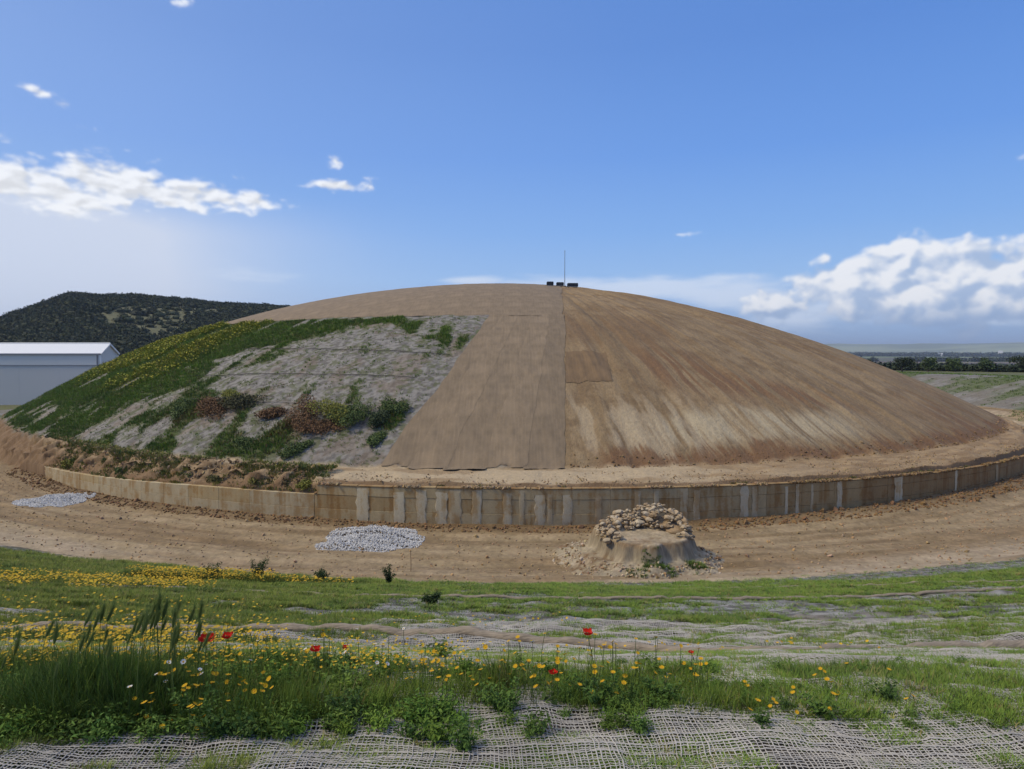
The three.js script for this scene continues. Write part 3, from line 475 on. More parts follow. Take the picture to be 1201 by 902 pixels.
{
  // taller meadow band close to the viewer
  const tall = bladeTuft(14, 1, 0.7, 0.030, 5, 0.55), fine = bladeTuft(18, 1, 0.9, 0.018, 4, 0.4), l1 = [], l2 = [];
  for (let k = 0; k < 20000; k++) {
    const d = 3.15 + 2.3 * Math.pow(rnd(), 1.2), x = rr(-1, 1) * (0.9 + 0.84 * d), z = -d, u = x / d;
    const edge = 3.32 + 0.3 * (fbm(x * 1.6 + 5, 3, 3) - 0.5) + 0.2 * ss(0.2, 0.6, u) - 0.08 * ss(-0.3, -0.6, u), hump = ss(edge - 0.08, edge + 0.25, d) * mix(ss(4.25, 3.8, d), ss(5.0, 4.2, d), ss(-0.2, -0.5, u)) * ss(0.5, 0.2, u + 0.2 * (fbm(z * 2, 8, 2) - 0.5));
    const patch = ss(0.36, 0.58, fbm(x * 1.3 + 2, z * 1.3, 4) + 0.2 * ss(-0.1, -0.5, u)); if (rnd() > hump * patch * 0.6) continue;
    const h = (0.06 + 0.08 * ss(0.1, -0.4, u) * ss(4.4, 3.6, d) + (0.27 - 0.14 * ss(0, 0.4, u)) * Math.pow(fbm(x * 2.3 + 9, z * 2.3, 3), 1.6)) * rr(0.5, 1.25), c = mix3(mix3(G.deep, G.fresh, fbm(x * 1.7, z * 1.7, 3)), G.olive, rnd() * 0.4);
    (rnd() < 0.6 ? l1 : l2).push([mat4(x, netY(x, z) - 0.01, z, 0.17, h, 0.17, rr(0, 6.28), rr(-0.2, 0.2), rr(-0.2, 0.2)), tint(rnd() < 0.07 ? G.dry : c)]);
  }
  instanced('meadow_grass', tall, bladeMat, l1, 'knee high meadow grass in the band behind the front netting', 'grass');
  instanced('meadow_grass', fine, bladeMat, l2, 'fine thin meadow stems mixed into the flower band', 'grass');
  // feathery leafed herbs between the grasses
  const fern = [0, 1, 2].map(() => leafCloud(260, () => { const a = rr(0, 6.28), f = Math.pow(rnd(), 0.6), q = f * rr(0.2, 0.95); return [Math.cos(a) * q * 0.55, f * rr(0.5, 1.0) * (1 - 0.35 * q), Math.sin(a) * q * 0.55, 1.15 - 0.4 * f]; }, 0.17, 0.45, 0.17)), fl = [[], [], []];
  for (let k = 0; k < 5200; k++) {
    const d = 3.1 + 1.9 * Math.pow(rnd(), 1.3), x = rr(-1, 1) * (0.8 + 0.82 * d), z = -d, u = x / d, edge = 3.28 + 0.34 * (fbm(x * 1.6 + 5, 3, 3) - 0.5) - 0.08 * ss(-0.3, -0.6, u);
    const cov = ss(edge - 0.16, edge + 0.2, d) * ss(4.6, 4.0, d) * mix(1, 0.16, ss(0.25, 0.55, u)) * ss(0.34, 0.5, fbm(x * 1.9 + 8, z * 1.9 + 3, 3)); if (rnd() > cov * 0.42 + 0.035 * ss(0.45, 0.6, fbm(x * 2.1 + 30, z * 2.1, 3))) continue;
    const h = rr(0.07, 0.20) * (1 - 0.45 * ss(0.1, 0.5, u)) * (0.7 + 0.6 * fbm(x * 2.4, z * 2.4 + 5, 2)), w = h * rr(0.9, 1.5);
    fl[k % 3].push([mat4(x, netY(x, z) - 0.01, z, w, h, w, rr(0, 6.28)), tint(mix3([0.09, 0.16, 0.03], [0.14, 0.225, 0.036], rnd()), 0.25)]);
  }
  fl.forEach((l, i) => instanced('meadow_herbs', fern[i], bladeMat, l, ['feathery green herbs among the front meadow grass', 'bushy daisy foliage at the edge of the front netting', 'low leafy herbs filling the front meadow band'][i], 'herbs'));
}
{
  // the dense tall clump at the left with bristly ears
  const l = [], blades = bladeTuft(10, 1, 0.5, 0.026, 6, 1.0);
  for (let k = 0; k < 1250; k++) { const a = rr(0, 6.28), q = Math.sqrt(rnd()), x = -2.26 + Math.cos(a) * q * 0.58, z = -3.5 + Math.sin(a) * q * 0.3; const h = (0.64 - 0.42 * q * q) * rr(0.4, 1.1); l.push([mat4(x, netY(x, z) - 0.01, z, 0.2, h, 0.2, rr(0, 6.28), rr(-0.2, 0.2), rr(-0.25, 0.1)), tint(mix3([0.06, 0.105, 0.024], G.fresh, rnd() * 0.6), 0.3)]); }
  instanced('tall_grass', blades, bladeMat, l, 'dense dark tall grass clump at the left edge', 'grass');
  const earMat = leafMat(0.15, 0.20, 0.055, 0.25), stalkMat = leafMat(0.10, 0.15, 0.035, 0.15);
  const ear = (() => { const p = []; for (let k = 0; k < 60; k++) { const f = k / 60, a = k * 2.4; const b = V(Math.cos(a) * 0.006 * (1 - f * 0.5), f * 0.075, Math.sin(a) * 0.006 * (1 - f * 0.5)); p.push([b, a, f]); }
    const pos = [], idx = []; for (const [b, a, f] of p) { const L = rr(0.035, 0.06), i = pos.length / 3, o = 0.3; pos.push(b.x * 0.3, b.y, b.z * 0.3, b.x + Math.cos(a + 1.5) * 0.003, b.y + 0.012, b.z + Math.sin(a + 1.5) * 0.003, b.x + Math.cos(a) * L * o, b.y + L, b.z + Math.sin(a) * L * o); idx.push(i, i + 1, i + 2); } const g = new THREE.BufferGeometry(); g.setAttribute('position', new THREE.Float32BufferAttribute(pos, 3)); g.setIndex(idx); g.computeVertexNormals(); const core = new THREE.SphereGeometry(1, 6, 6); core.scale(0.007, 0.04, 0.007); core.translate(0, 0.038, 0); core.deleteAttribute('uv'); return mergeGeometries([core.toNonIndexed(), g.toNonIndexed()]); })();
  const stalk = stick([[0, 0, 0], [0.005, 0.25, 0], [0.03, 0.5, 0.01]], 0.003, 0.0018, 4);
  const spots = []; for (let k = 0; k < 44; k++) { const a = rr(0, 6.28), q = Math.sqrt(rnd()); spots.push([-2.2 + Math.cos(a) * q * 0.62, -3.5 + Math.sin(a) * q * 0.3, rr(0.75, 1.15) * (1 - 0.25 * q * q)]); }
  let proto;
  spots.forEach(([x, z, s]) => { let o; if (!proto) { o = proto = thing('barley_stalk'); top('stalk', stalk, stalkMat, o); const e = top('ear', ear, earMat, o); e.position.set(0.03, 0.5, 0.01); e.rotation.z = -0.35; e.scale.setScalar(1.25); } else { o = proto.clone(); o.name = numbered('barley_stalk'); scene.add(o); } o.position.set(x, netY(x, z), z); o.scale.setScalar(s); o.rotation.set(rr(-0.12, 0.12), rr(-0.7, 0.9), rr(-0.1, 0.12)); tag(o, 'green bristly wild barley ear standing out of the dark tall clump', 'wild barley', 'barley ears in the tall clump'); });
}
// leafy herbs at the net's edge
function herb(x, z, h, w, n, col, label, leaf = 0.026) {
  const o = thing('leafy_plant', [x, netY(x, z) - 0.01, z], rr(0, 6)), st = [];
  const tips = []; for (let k = 0; k < 9; k++) { const a = rr(0, 6.28), q = rr(0.2, 1) * w * 0.5, hh = h * rr(0.6, 1); tips.push([Math.cos(a) * q, hh, Math.sin(a) * q]); st.push(stick([[0, 0, 0], [Math.cos(a) * q * 0.4, hh * 0.55, Math.sin(a) * q * 0.4], tips[k]], 0.004, 0.0015, 4)); }
  top('stem', mergeGeometries(st), herb.s ??= leafMat(0.07, 0.10, 0.03, 0.1), o);
  top('foliage', leafCloud(n, () => { const t = tips[Math.floor(rnd() * 9)], f = Math.pow(rnd(), 0.7); return [t[0] * f * (0.4 + 0.6 * f) + rr(-0.25, 0.25) * w * 0.3, t[1] * f + rr(-0.02, 0.04), t[2] * f * (0.4 + 0.6 * f) + rr(-0.25, 0.25) * w * 0.3, 1.1 - 0.4 * f]; }, leaf * 1.25, 0.5, 0.24), leafMat(...col), o);
  tag(o, label, 'plant', 'leafy plants on the front netting'); return o;
}
seed = 808;
[[-0.23, -3.08, 0.13, 0.2, 420, 'low feathery green plant at the bottom centre of the netting'], [-0.91, -3.4, 0.16, 0.28, 520, 'rounded bushy green plant left of the bare netting'], [-0.05, -3.5, 0.18, 0.34, 620, 'bright leafy plant in the middle behind the bare netting'], [0.47, -3.58, 0.2, 0.36, 620, 'broad dark leafy plant under the yellow flowers'], [-1.42, -3.2, 0.15, 0.4, 800, 'wide leafy mat of plants below the tall clump'], [-1.68, -3.34, 0.2, 0.42, 800, 'thick leafy plant among the yellow flowers on the left'], [-0.52, -3.22, 0.08, 0.17, 200, 'small sprig of leaves poking through the left netting'], [1.28, -3.3, 0.08, 0.2, 220, 'small low plant on the netting right of the centre'], [1.65, -3.42, 0.10, 0.25, 300, 'low spreading plant at the edge of the right netting'], [0.86, -3.6, 0.17, 0.26, 420, 'leafy plant beside the last yellow flowers'], [2.1, -3.6, 0.10, 0.25, 300, 'small tufted plant on the far right netting'], [-2.1, -3.2, 0.16, 0.4, 600, 'leafy plant at the foot of the tall grass clump']].forEach(([x, z, h, w, n, lb], i) => herb(x, z, h, w, n, [[0.09, 0.165, 0.03], [0.07, 0.13, 0.026], [0.11, 0.19, 0.034]][i % 3], lb));
// two dark weeds farther down the slope
seed = 515;
[[-11.2, -28.4, 1.1, 1.5, 'dark bushy weed at the end of the far yellow flowers'], [-9.0, -30.6, 0.75, 1.2, 'dark green weed beside the far trench edge'], [-5.9, -30.9, 1.0, 0.7, 'upright dark weed left of the thin stake'], [-2.2, -17.6, 0.3, 0.5, 'small dark weed on the middle of the grey netting'], [14.6, -14.5, 0.55, 0.8, 'tufted weed on the far right of the slope'], [-12.8, -27.6, 0.8, 1.6, 'low dark weed among the far yellow flowers']].forEach(([x, z, h, w, lb]) => { const o = herb(x, z, h, w, 900, [0.04, 0.07, 0.02, 0.2], lb, 0.09); o.userData.group = 'dark weeds down the slope'; });

// ---------------------------------------------------------------- flowers
function petalRing(n, r0, r1, w, cup) { const pos = [], idx = []; for (let k = 0; k < n; k++) { const a = k / n * 6.283 + rr(-0.08, 0.08), c = Math.cos(a), s = Math.sin(a), b = pos.length / 3; const pt = (r, q, y) => pos.push(c * r - s * q, y, s * r + c * q); pt(r0, -w * 0.4, 0); pt(r0, w * 0.4, 0); pt(mix(r0, r1, 0.65), w * 0.5, cup * 0.7); pt(mix(r0, r1, 0.65), -w * 0.5, cup * 0.7); pt(r1, 0, cup * rr(0.7, 1.2)); idx.push(b, b + 1, b + 2, b, b + 2, b + 3, b + 3, b + 2, b + 4); } const g = new THREE.BufferGeometry(); g.setAttribute('position', new THREE.Float32BufferAttribute(pos, 3)); g.setIndex(idx); g.computeVertexNormals(); return g; }
const yellowPetal = leafMat(0.62, 0.38, 0.012, 0.25), yellowEye = std({ color: lin(0.55, 0.27, 0.01) }), whitePetal = leafMat(0.72, 0.72, 0.70, 0.25), stemMat = leafMat(0.07, 0.11, 0.03, 0.1);
const dome = (r) => { const g = new THREE.SphereGeometry(r, 10, 5, 0, 6.283, 0, Math.PI / 2); g.scale(1, 0.6, 1); return g; };
const stemGeo = stick([[0, 0, 0], [0.012, 0.5, 0.006], [0, 1, 0]], 0.0022, 0.0016, 4);
function daisy(name, petals, r) { const o = thing(name); const st = top('stem', stemGeo, stemMat, o); const h = top('petals', petalRing(11, r * 0.25, r, r * 0.36, r * 0.3), petals, o); top('flower_centre', dome(r * 0.34), yellowEye, h); return o; }
function plantFlower(proto, first, x, z, h, label, cat, group, scale = 1) {
  const o = first ? proto : proto.clone(); if (!first) { o.name = numbered(proto.name); scene.add(o); }
  o.position.set(x, netY(x, z), z); o.rotation.set(rr(-0.1, 0.1), rr(0, 6.28), rr(-0.1, 0.1));
  o.children[0].scale.set(1, h, 1); o.children[1].position.y = h; o.children[1].rotation.set(rr(-0.1, 0.75), 0, rr(-0.5, 0.5)); o.children[1].scale.setScalar(scale * rr(0.8, 1.2));
  tag(o, label, cat, group);
}
seed = 606;
{
  const proto = daisy('yellow_daisy', yellowPetal, 0.0155); let n = 0;
  const zones = [[72, -1.62, -3.38, 0.36, 0.24, 0.06, 0.26, 'yellow daisy in the low cluster right of the tall clump', 'yellow daisies beside the tall clump'], [120, 0.25, -3.85, 0.95, 0.38, 0.08, 0.30, 'yellow daisy in the wide cluster along the middle of the meadow', 'yellow daisies in the middle meadow'], [46, -1.8, -4.0, 0.7, 0.35, 0.14, 0.34, 'yellow daisy in the meadow behind the tall clump', 'yellow daisies behind the tall clump'], [26, 1.6, -3.7, 0.75, 0.42, 0.04, 0.12, 'low yellow daisy in the short grass on the right', 'yellow daisies on the right']];
  for (const [c, cx, cz, rx, rz, h0, h1, lb, gp] of zones) for (let k = 0; k < c; k++) { const a = rr(0, 6.28), q = Math.sqrt(rnd()); plantFlower(proto, !n++, cx + Math.cos(a) * q * rx, cz + Math.sin(a) * q * rz, rr(h0, h1), lb, 'flower', gp); }
  const w = daisy('white_daisy', whitePetal, 0.014); n = 0;
  for (const [c, cx, cz, rx, rz, lb] of [[17, -0.95, -4.0, 0.6, 0.35, 'small white daisy among the meadow grass near the poppies'], [8, -1.75, -3.4, 0.2, 0.15, 'small white daisy beside the yellow cluster on the left'], [5, 0.2, -4.2, 0.8, 0.3, 'small white daisy in the middle of the meadow band']]) for (let k = 0; k < c; k++) plantFlower(w, !n++, cx + rr(-1, 1) * rx, cz + rr(-1, 1) * rz, rr(0.18, 0.32), lb, 'flower', lb.replace('small white daisy', 'white daisies'));
}
// far drifts of yellow flowers
{
  const head = petalRing(6, 0.0, 1, 0.9, 0.15), l = [];
  const drift = (n, cx, cz, rx, rz, h, s) => { for (let k = 0; k < n; k++) { const a = rr(0, 6.28), q = Math.sqrt(rnd()), x = cx + Math.cos(a) * q * rx, z = cz + Math.sin(a) * q * rz; if (fbm(x * 1.2 + 3, z * 1.8, 3) < 0.42) continue; const sc = s * rr(0.7, 1.3); l.push([mat4(x, netY(x, z) + h * rr(0.25, 1.15), z, sc, sc, sc, rr(0, 6), rr(-0.2, 0.7), rr(-0.3, 0.3)), tint(rnd() < 0.8 ? G.yellow : [0.45, 0.30, 0.01])]); } };
  drift(4200, -16.5, -22.5, 6, 3.4, 0.28, 0.034); drift(2600, -13, -27.2, 3.2, 1.2, 0.55, 0.035); drift(1300, -5.5, -8.2, 2.8, 1.1, 0.22, 0.014); drift(380, -3.5, -6.3, 1.3, 0.8, 0.3, 0.013); drift(1300, -2.9, -4.3, 1.1, 0.4, 0.26, 0.011); drift(700, -1.2, -4.2, 1.0, 0.35, 0.2, 0.009); drift(260, -9, -14, 4, 3, 0.15, 0.03); drift(320, -9.2, -29, 2.2, 0.7, 0.35, 0.05); drift(120, 1, -7, 3, 1, 0.15, 0.016); drift(150, -2, -12.5, 4, 1.5, 0.1, 0.022);
  instanced('yellow_flowers', head, plainLeaf, l, 'drifts of small yellow flowers down the left of the slope', 'flowers');
  // tall herbs carrying the far drifts
  const tuft = bladeTuft(16, 1, 1.2, 0.06, 3, 0.4), m = [];
  for (const [n, cx, cz, rx, rz, h] of [[900, -16, -22.5, 5.5, 2.8, 0.26], [700, -13, -27.4, 3.4, 1.2, 0.5], [420, -9, -29.5, 3, 0.9, 0.4], [500, -5.5, -8, 2.6, 1, 0.2], [260, -22, -31, 6, 4, 0.35]]) for (let k = 0; k < n; k++) { const a = rr(0, 6.28), q = Math.sqrt(rnd()), x = cx + Math.cos(a) * q * rx, z = cz + Math.sin(a) * q * rz; if (polar(x, z)[0] < RO + 1) continue; m.push([mat4(x, netY(x, z) - 0.02, z, 0.35 * h + 0.12, h * rr(0.6, 1.2), 0.35 * h + 0.12, rr(0, 6)), tint(mix3(G.deep, G.olive, rnd()))]); }
  instanced('flowering_herbs', tuft, plainLeaf, m, 'tufts of flowering herbs on the left of the slope', 'herbs');
}
// poppies
{
  const red = leafMat(0.62, 0.018, 0.008, 0.3), black = std({ color: lin(0.012, 0.010, 0.012) }), capsule = leafMat(0.10, 0.13, 0.04, 0);
  const petal = (() => { const nu = 10, nv = 8; return gridGeo(nu, nv, (i, j) => { const u = i / nu * 2 - 1, v = j / nv, w = Math.sin(Math.min(1, v * 1.15) * 1.75) * 0.036, a = u * (0.25 + 0.75 * v); const x = Math.sin(a * 1.05) * w * 1.05, lift = 0.030 * v * v * 0.9 + 0.004 * Math.sin(u * 9) * v * v; const out = 0.004 + 0.032 * Math.sin(v * 1.45) * Math.cos(a * 0.5); return { p: [x, lift + Math.abs(u) * 0.006 * v, out] }; }); })();
  const ringGeo = mergeGeometries(Array.from({ length: 26 }, (_, k) => { const a = k / 26 * 6.283, g = new THREE.SphereGeometry(0.0016, 4, 3); g.translate(Math.cos(a) * 0.009, 0.011 + 0.003 * Math.sin(k * 2.1), Math.sin(a) * 0.009); return g; }));
  seed = 71;
  [[-1.66, 11.62, -3.5, 0.98, 'large open red poppy, leftmost, above the meadow grass'], [-1.66, 11.53, -3.75, 0.75, 'red poppy just right of the large leftmost poppy'], [-1.1, 11.52, -3.6, 0.7, 'single red poppy among the white daisies'], [-1.09, 11.26, -4.2, 0.5, 'tiny red poppy right of the one among white daisies'], [0.44, 11.55, -3.75, 0.78, 'tall red poppy standing above the netting right of centre'], [0.23, 11.39, -3.6, 0.55, 'low red poppy within the yellow daisies'], [1.2, 11.18, -4.3, 0.42, 'smallest red poppy, rightmost, in front of the net roll']].forEach(([x, y, z, s, lb]) => {
    const g0 = netY(x, z), h = y - g0, o = thing('poppy', [x, g0, z], rr(0, 6.28));
    top('stem', stick([[0.02, 0, 0.01], [0.035, h * 0.5, 0.012], [0, h, 0]], 0.0026, 0.0018, 5), stemMat, o);
    top('leaf', leafCloud(16, () => [rr(-0.05, 0.07), rr(0.0, h * 0.35), rr(-0.05, 0.05)], 0.05), stemMat, o);
    const c = top('seed_capsule', (() => { const q = new THREE.SphereGeometry(0.0065, 8, 6); q.scale(1, 1.4, 1); q.translate(0, 0.008, 0); return q; })(), capsule, o); c.position.y = h; c.scale.setScalar(s);
    top('stamens', ringGeo, black, c);
    for (let k = 0; k < 4; k++) { const p = top('petal', petal, red, o); p.position.y = h; p.rotation.set(0, k * Math.PI / 2 + rr(-0.2, 0.2), 0); p.rotateX(k % 2 ? -0.12 : 0.05); p.scale.setScalar(s * (k % 2 ? 1 : 1.1)); }
    tag(o, lb, 'poppy', 'red poppies in the meadow');
  });
}

// ---------------------------------------------------------------- plants on the mound and along the berm
seed = 9001;
{
  const tufts = [0, 1].map(() => bladeTuft(12, 1, 1.5, 0.16, 2, 0.6)), l = [[], []], yl = [];
  for (let k = 0; k < 90000; k++) {
    const th = rr(-95, -1) * D2R, t = Math.sqrt(rr(0.40, 1.0)), R = footR(Math.sin(th)) * t, x = MX + R * Math.sin(th), z = MZ + R * Math.cos(th);
    const lim = lerpTable([[0.65, -1.3], [0.77, -3.4], [0.88, -5.2], [0.94, -6.7], [1, -7.5]], t); if (th / D2R > lim - 0.3) continue;
    const gm = greenMask(x, z), ed = 0.645 + 0.02 * (fbm(x * 0.5, z * 0.5, 3) - 0.5); if (t < ed) continue;
    const sparse = 0.09 * ss(0.42, 0.6, fbm(x * 1.2, z * 1.2, 3)); if (rnd() > gm * 0.9 + sparse * 3 + 0.16 * ss(0.88, 0.93, t) * ss(0.46, 0.56, fbm(x * 0.9 + 70, z * 0.9, 3))) continue;
    const yel = ss(-36, -47, th / D2R) * ss(0.93, 0.82, t) * ss(0.32, 0.52, fbm(x * 0.16 + 5, z * 0.16, 3)), s = rr(0.14, 0.40) * (1 + 0.8 * yel) * (0.6 + 0.5 * gm) * (1 + 0.5 * gauss(Math.hypot((x + 17.5) / 5.5, (z + 61.2) / 2)));
    let c = mix3(mix3(G.deep, G.fresh, ss(0.35, 0.6, fbm(x * 0.25 + 60, z * 0.25, 3))), G.olive, rnd() * 0.5); c = mix3(c, [0.32, 0.30, 0.025], yel * 0.6 * rnd() + yel * 0.3); c = mix3(c, G.fresh, 0.3); const th1 = gauss(Math.hypot((x + 17.5) / 5.5, (z + 61.2) / 2)) + gauss(Math.hypot((x + 29) / 5, (z + 67) / 2)); if (rnd() < th1 * 1.1) c = mix3([0.16, 0.085, 0.035], [0.19, 0.18, 0.035], rnd()); if (rnd() < 0.09) c = G.dry;
    l[k & 1].push([mat4(x, moundY(x, z) - 0.03, z, s, s * rr(0.6, 1.3), s, rr(0, 6.28), rr(-0.2, 0.4), rr(-0.2, 0.2)), tint(c, 0.3)]);
    if (yel > 0.2 && rnd() < 0.9 * yel) yl.push([mat4(x, moundY(x, z) + s * rr(0.7, 1.1), z, 0.11, 0.11, 0.11, rr(0, 6), rr(0, 0.8), rr(-0.3, 0.3)), tint(mix3([0.40, 0.35, 0.03], [0.24, 0.25, 0.03], rnd()))]);
  }
  // far netted bank on the right, beyond the mound
  for (let k = 0; k < 9000; k++) { const ph = rr(62, 150) * D2R, r = rr(91, 124), x = CX + r * Math.sin(ph), z = CZ + r * Math.cos(ph); if (rnd() > bankGreen(x, z) * 0.8 * ss(121, 116, r) + 0.02 + 0.9 * ss(116, 119, r)) continue; const s = rr(0.25, 0.6); l[k & 1].push([mat4(x, groundH(x, z) - 0.03, z, s, s * 0.7, s, rr(0, 6.28)), tint(mix3(G.deep, G.fresh, rnd()), 0.3)]); }
  l.forEach((q, i) => instanced('mound_weeds', tufts[i], plainLeaf, q, ['green weeds grown through the netting on the left of the mound', 'patches of grass on the netted flank of the mound'][i], 'weeds'));
  instanced('yellow_blossom', petalRing(6, 0, 1, 0.9, 0.15), plainLeaf, yl, 'yellow blossom along the left shoulder of the mound', 'flowers');
  // fringe on the berm edge
  const f = []; const edgeAt = (p, dr) => { const a = p * D2R; return [CX + (RW - dr) * Math.sin(a), CZ + (RW - dr) * Math.cos(a)]; };
  for (let k = 0; k < 6500; k++) { const p = rr(-45, 30), left = p < -13, [x, z] = edgeAt(p, left ? rr(0.4, 3.4) : rr(0.35, 0.9)); const n = fbm(p * (left ? 0.5 : 0.9) + 20, left ? z * 0.3 : 1, 3); if (n < (left ? 0.43 : 0.56)) continue; const s = left ? rr(0.2, 0.55) : rr(0.1, 0.24); const y = left ? mix(wallTop(p), 3.7, ss(0.3, 2.2, RW - polar(x, z)[0])) - 0.05 : wallTop(p) + 0.02; f.push([mat4(x, y, z, s, s * rr(0.6, 1.1), s, rr(0, 6)), tint(rnd() < 0.5 ? [0.20, 0.19, 0.035] : rnd() < 0.45 ? G.deep : G.dry, 0.3)]); }
  instanced('berm_weeds', tufts[0], plainLeaf, f, 'dry and green weeds fringing the earth edge above the wall', 'weeds');
}
function shrub(name, pos, w, h, d, n, col, label, group, leaf = 0.16) {
  const o = thing(name, pos, rr(0, 6.28)), st = [], tips = [];
  for (let k = 0; k < 8; k++) { const a = rr(0, 6.28), q = rr(0.2, 0.9); tips.push([Math.cos(a) * q * w * 0.45, h * rr(0.5, 0.95), Math.sin(a) * q * d * 0.45]); st.push(stick([[0, -0.15, 0], [tips[k][0] * 0.4, tips[k][1] * 0.5, tips[k][2] * 0.5], tips[k]], 0.03, 0.008, 4)); }
  top('stem', mergeGeometries(st), shrub.s ??= std({ color: lin(0.10, 0.07, 0.045) }), o);
  top('foliage', leafCloud(n, () => { const t = tips[Math.floor(rnd() * 8)], q = Math.cbrt(rnd()), a = rr(0, 6.28), e = Math.acos(rr(-0.6, 1)); return [t[0] * 0.8 + Math.cos(a) * Math.sin(e) * q * w * 0.26, Math.max(0.02, t[1] * 0.75 + Math.cos(e) * q * h * 0.35), t[2] * 0.8 + Math.sin(a) * Math.sin(e) * q * d * 0.26]; }, leaf), std({ color: lin(...col), roughness: 0.9 }), o);
  tag(o, label, 'shrub', group); return o;
}
const onSlope = (o) => { o.rotation.x = 0.5; return o; };
seed = 2024;
{
  const at = (x, z) => [x, moundY(x, z) - 0.22, z], gp = 'shrubs low on the netted flank', rust = [0.15, 0.08, 0.035], grn = [0.075, 0.11, 0.026], yg = [0.19, 0.19, 0.03];
  [[-19.6, -61.9, 4.2, 1.3, 2.2, rust, 'rusty brown shrub at the left of the big low thicket'], [-16.9, -61.6, 3.6, 1.5, 2.2, yg, 'yellow green shrub in the middle of the big low thicket'], [-15.0, -60.9, 3.4, 1.2, 2.0, grn, 'dark green shrub at the right of the big low thicket'], [-17.4, -60.3, 3.4, 0.9, 1.6, rust, 'low brown shrub at the foot of the big thicket'], [-30.4, -66.8, 3.8, 1.2, 2.0, rust, 'reddish brown shrub in the left thicket on the netting'], [-27.6, -66.2, 3.6, 1.2, 2.0, [0.06, 0.06, 0.024], 'dull dark shrub at the right of the left thicket'], [-29.0, -67.8, 2.4, 1.0, 1.4, yg, 'small yellowish shrub on top of the left thicket'], [-34.6, -68.3, 3.0, 0.9, 1.6, grn, 'green shrub left of the reddish thicket'], [-23.2, -63.4, 2.2, 0.9, 1.3, rust, 'single brown shrub between the two thickets'], [-10.9, -61.9, 2.2, 0.9, 1.3, grn, 'dark green shrub nearest the tan strip'], [-12.3, -60.4, 2.0, 1.0, 1.2, [0.04, 0.06, 0.02], 'very dark shrub below the thickets near the tan strip'], [-12.1, -58.2, 1.6, 0.6, 1.0, grn, 'small green shrub low down beside the tan strip'], [-18.9, -58.2, 2.2, 0.6, 1.1, grn, 'low green shrub at the mound foot under the big thicket'], [-24.4, -59.9, 2.4, 0.6, 1.2, grn, 'low green shrub at the mound foot left of the big thicket']].forEach(([x, z, w, h, d, c, lb]) => onSlope(shrub('shrub', at(x, z), w * 1.55, h * 1.05, d * 1.6, 2200, c, lb, gp)));
  [[-36.5, 'yellow green bush on the broken earth at the far left of the wall', yg], [-31.5, 'yellow green bush second from the left above the low wall', yg], [-29.6, 'dark bush beside the yellow ones above the low wall', grn], [-23.2, 'dark green bush on the middle of the broken earth face', grn], [-20.6, 'olive bush right of the dark one on the broken earth face', [0.10, 0.095, 0.028]], [-17.6, 'yellow olive bush left of the last one above the low wall', [0.15, 0.135, 0.028]], [-15.4, 'brown bush hanging over the low wall near its step', [0.10, 0.075, 0.03]], [-14.0, 'yellow green bush right beside the step in the wall', yg]].forEach(([p, lb, c]) => { const a = p * D2R, r = RW - rr(0.8, 1.3); shrub('shrub', [CX + r * Math.sin(a), wallTop(p) - 0.05, CZ + r * Math.cos(a)], rr(1.6, 2.6), rr(0.8, 1.2), 1.2, 700, c, lb, 'bushes on the broken earth above the low wall', 0.14); });
}
// slack ropes holding the netting
{
  const ropeMat = std({ color: lin(0.045, 0.042, 0.04) });
  const rope = (pts, label, c) => { const p = []; for (let k = 0; k < pts.length - 1; k++) for (let q = 0; q < 8; q++) { const f = q / 8, x = mix(pts[k][0], pts[k + 1][0], f), z = mix(pts[k][1], pts[k + 1][1], f); p.push([x, moundY(x, z) + 0.12 + 0.06 * noise(x * 2, z), z]); } tag(top('rope', stick(p, 0.035, 0.035, 5), c || ropeMat), label, 'rope', 'ropes across the netted flank'); };
  rope([[-38, -76.5], [-30.7, -72.7], [-24, -70.2], [-19.6, -68.6], [-14, -67], [-8.9, -66]], 'dark rope across the middle of the netted flank');
  rope([[-33, -80.4], [-27.1, -77.2], [-22, -74.8], [-17, -72.9], [-11, -71.1], [-6, -70]], 'upper rope across the netted flank below the green band');
  rope([[-34, -69.8], [-26.8, -66.4], [-19, -63.7], [-12.3, -61.9]], 'lowest rope across the netted flank above the thickets', std({ color: lin(0.30, 0.27, 0.24) }));
}

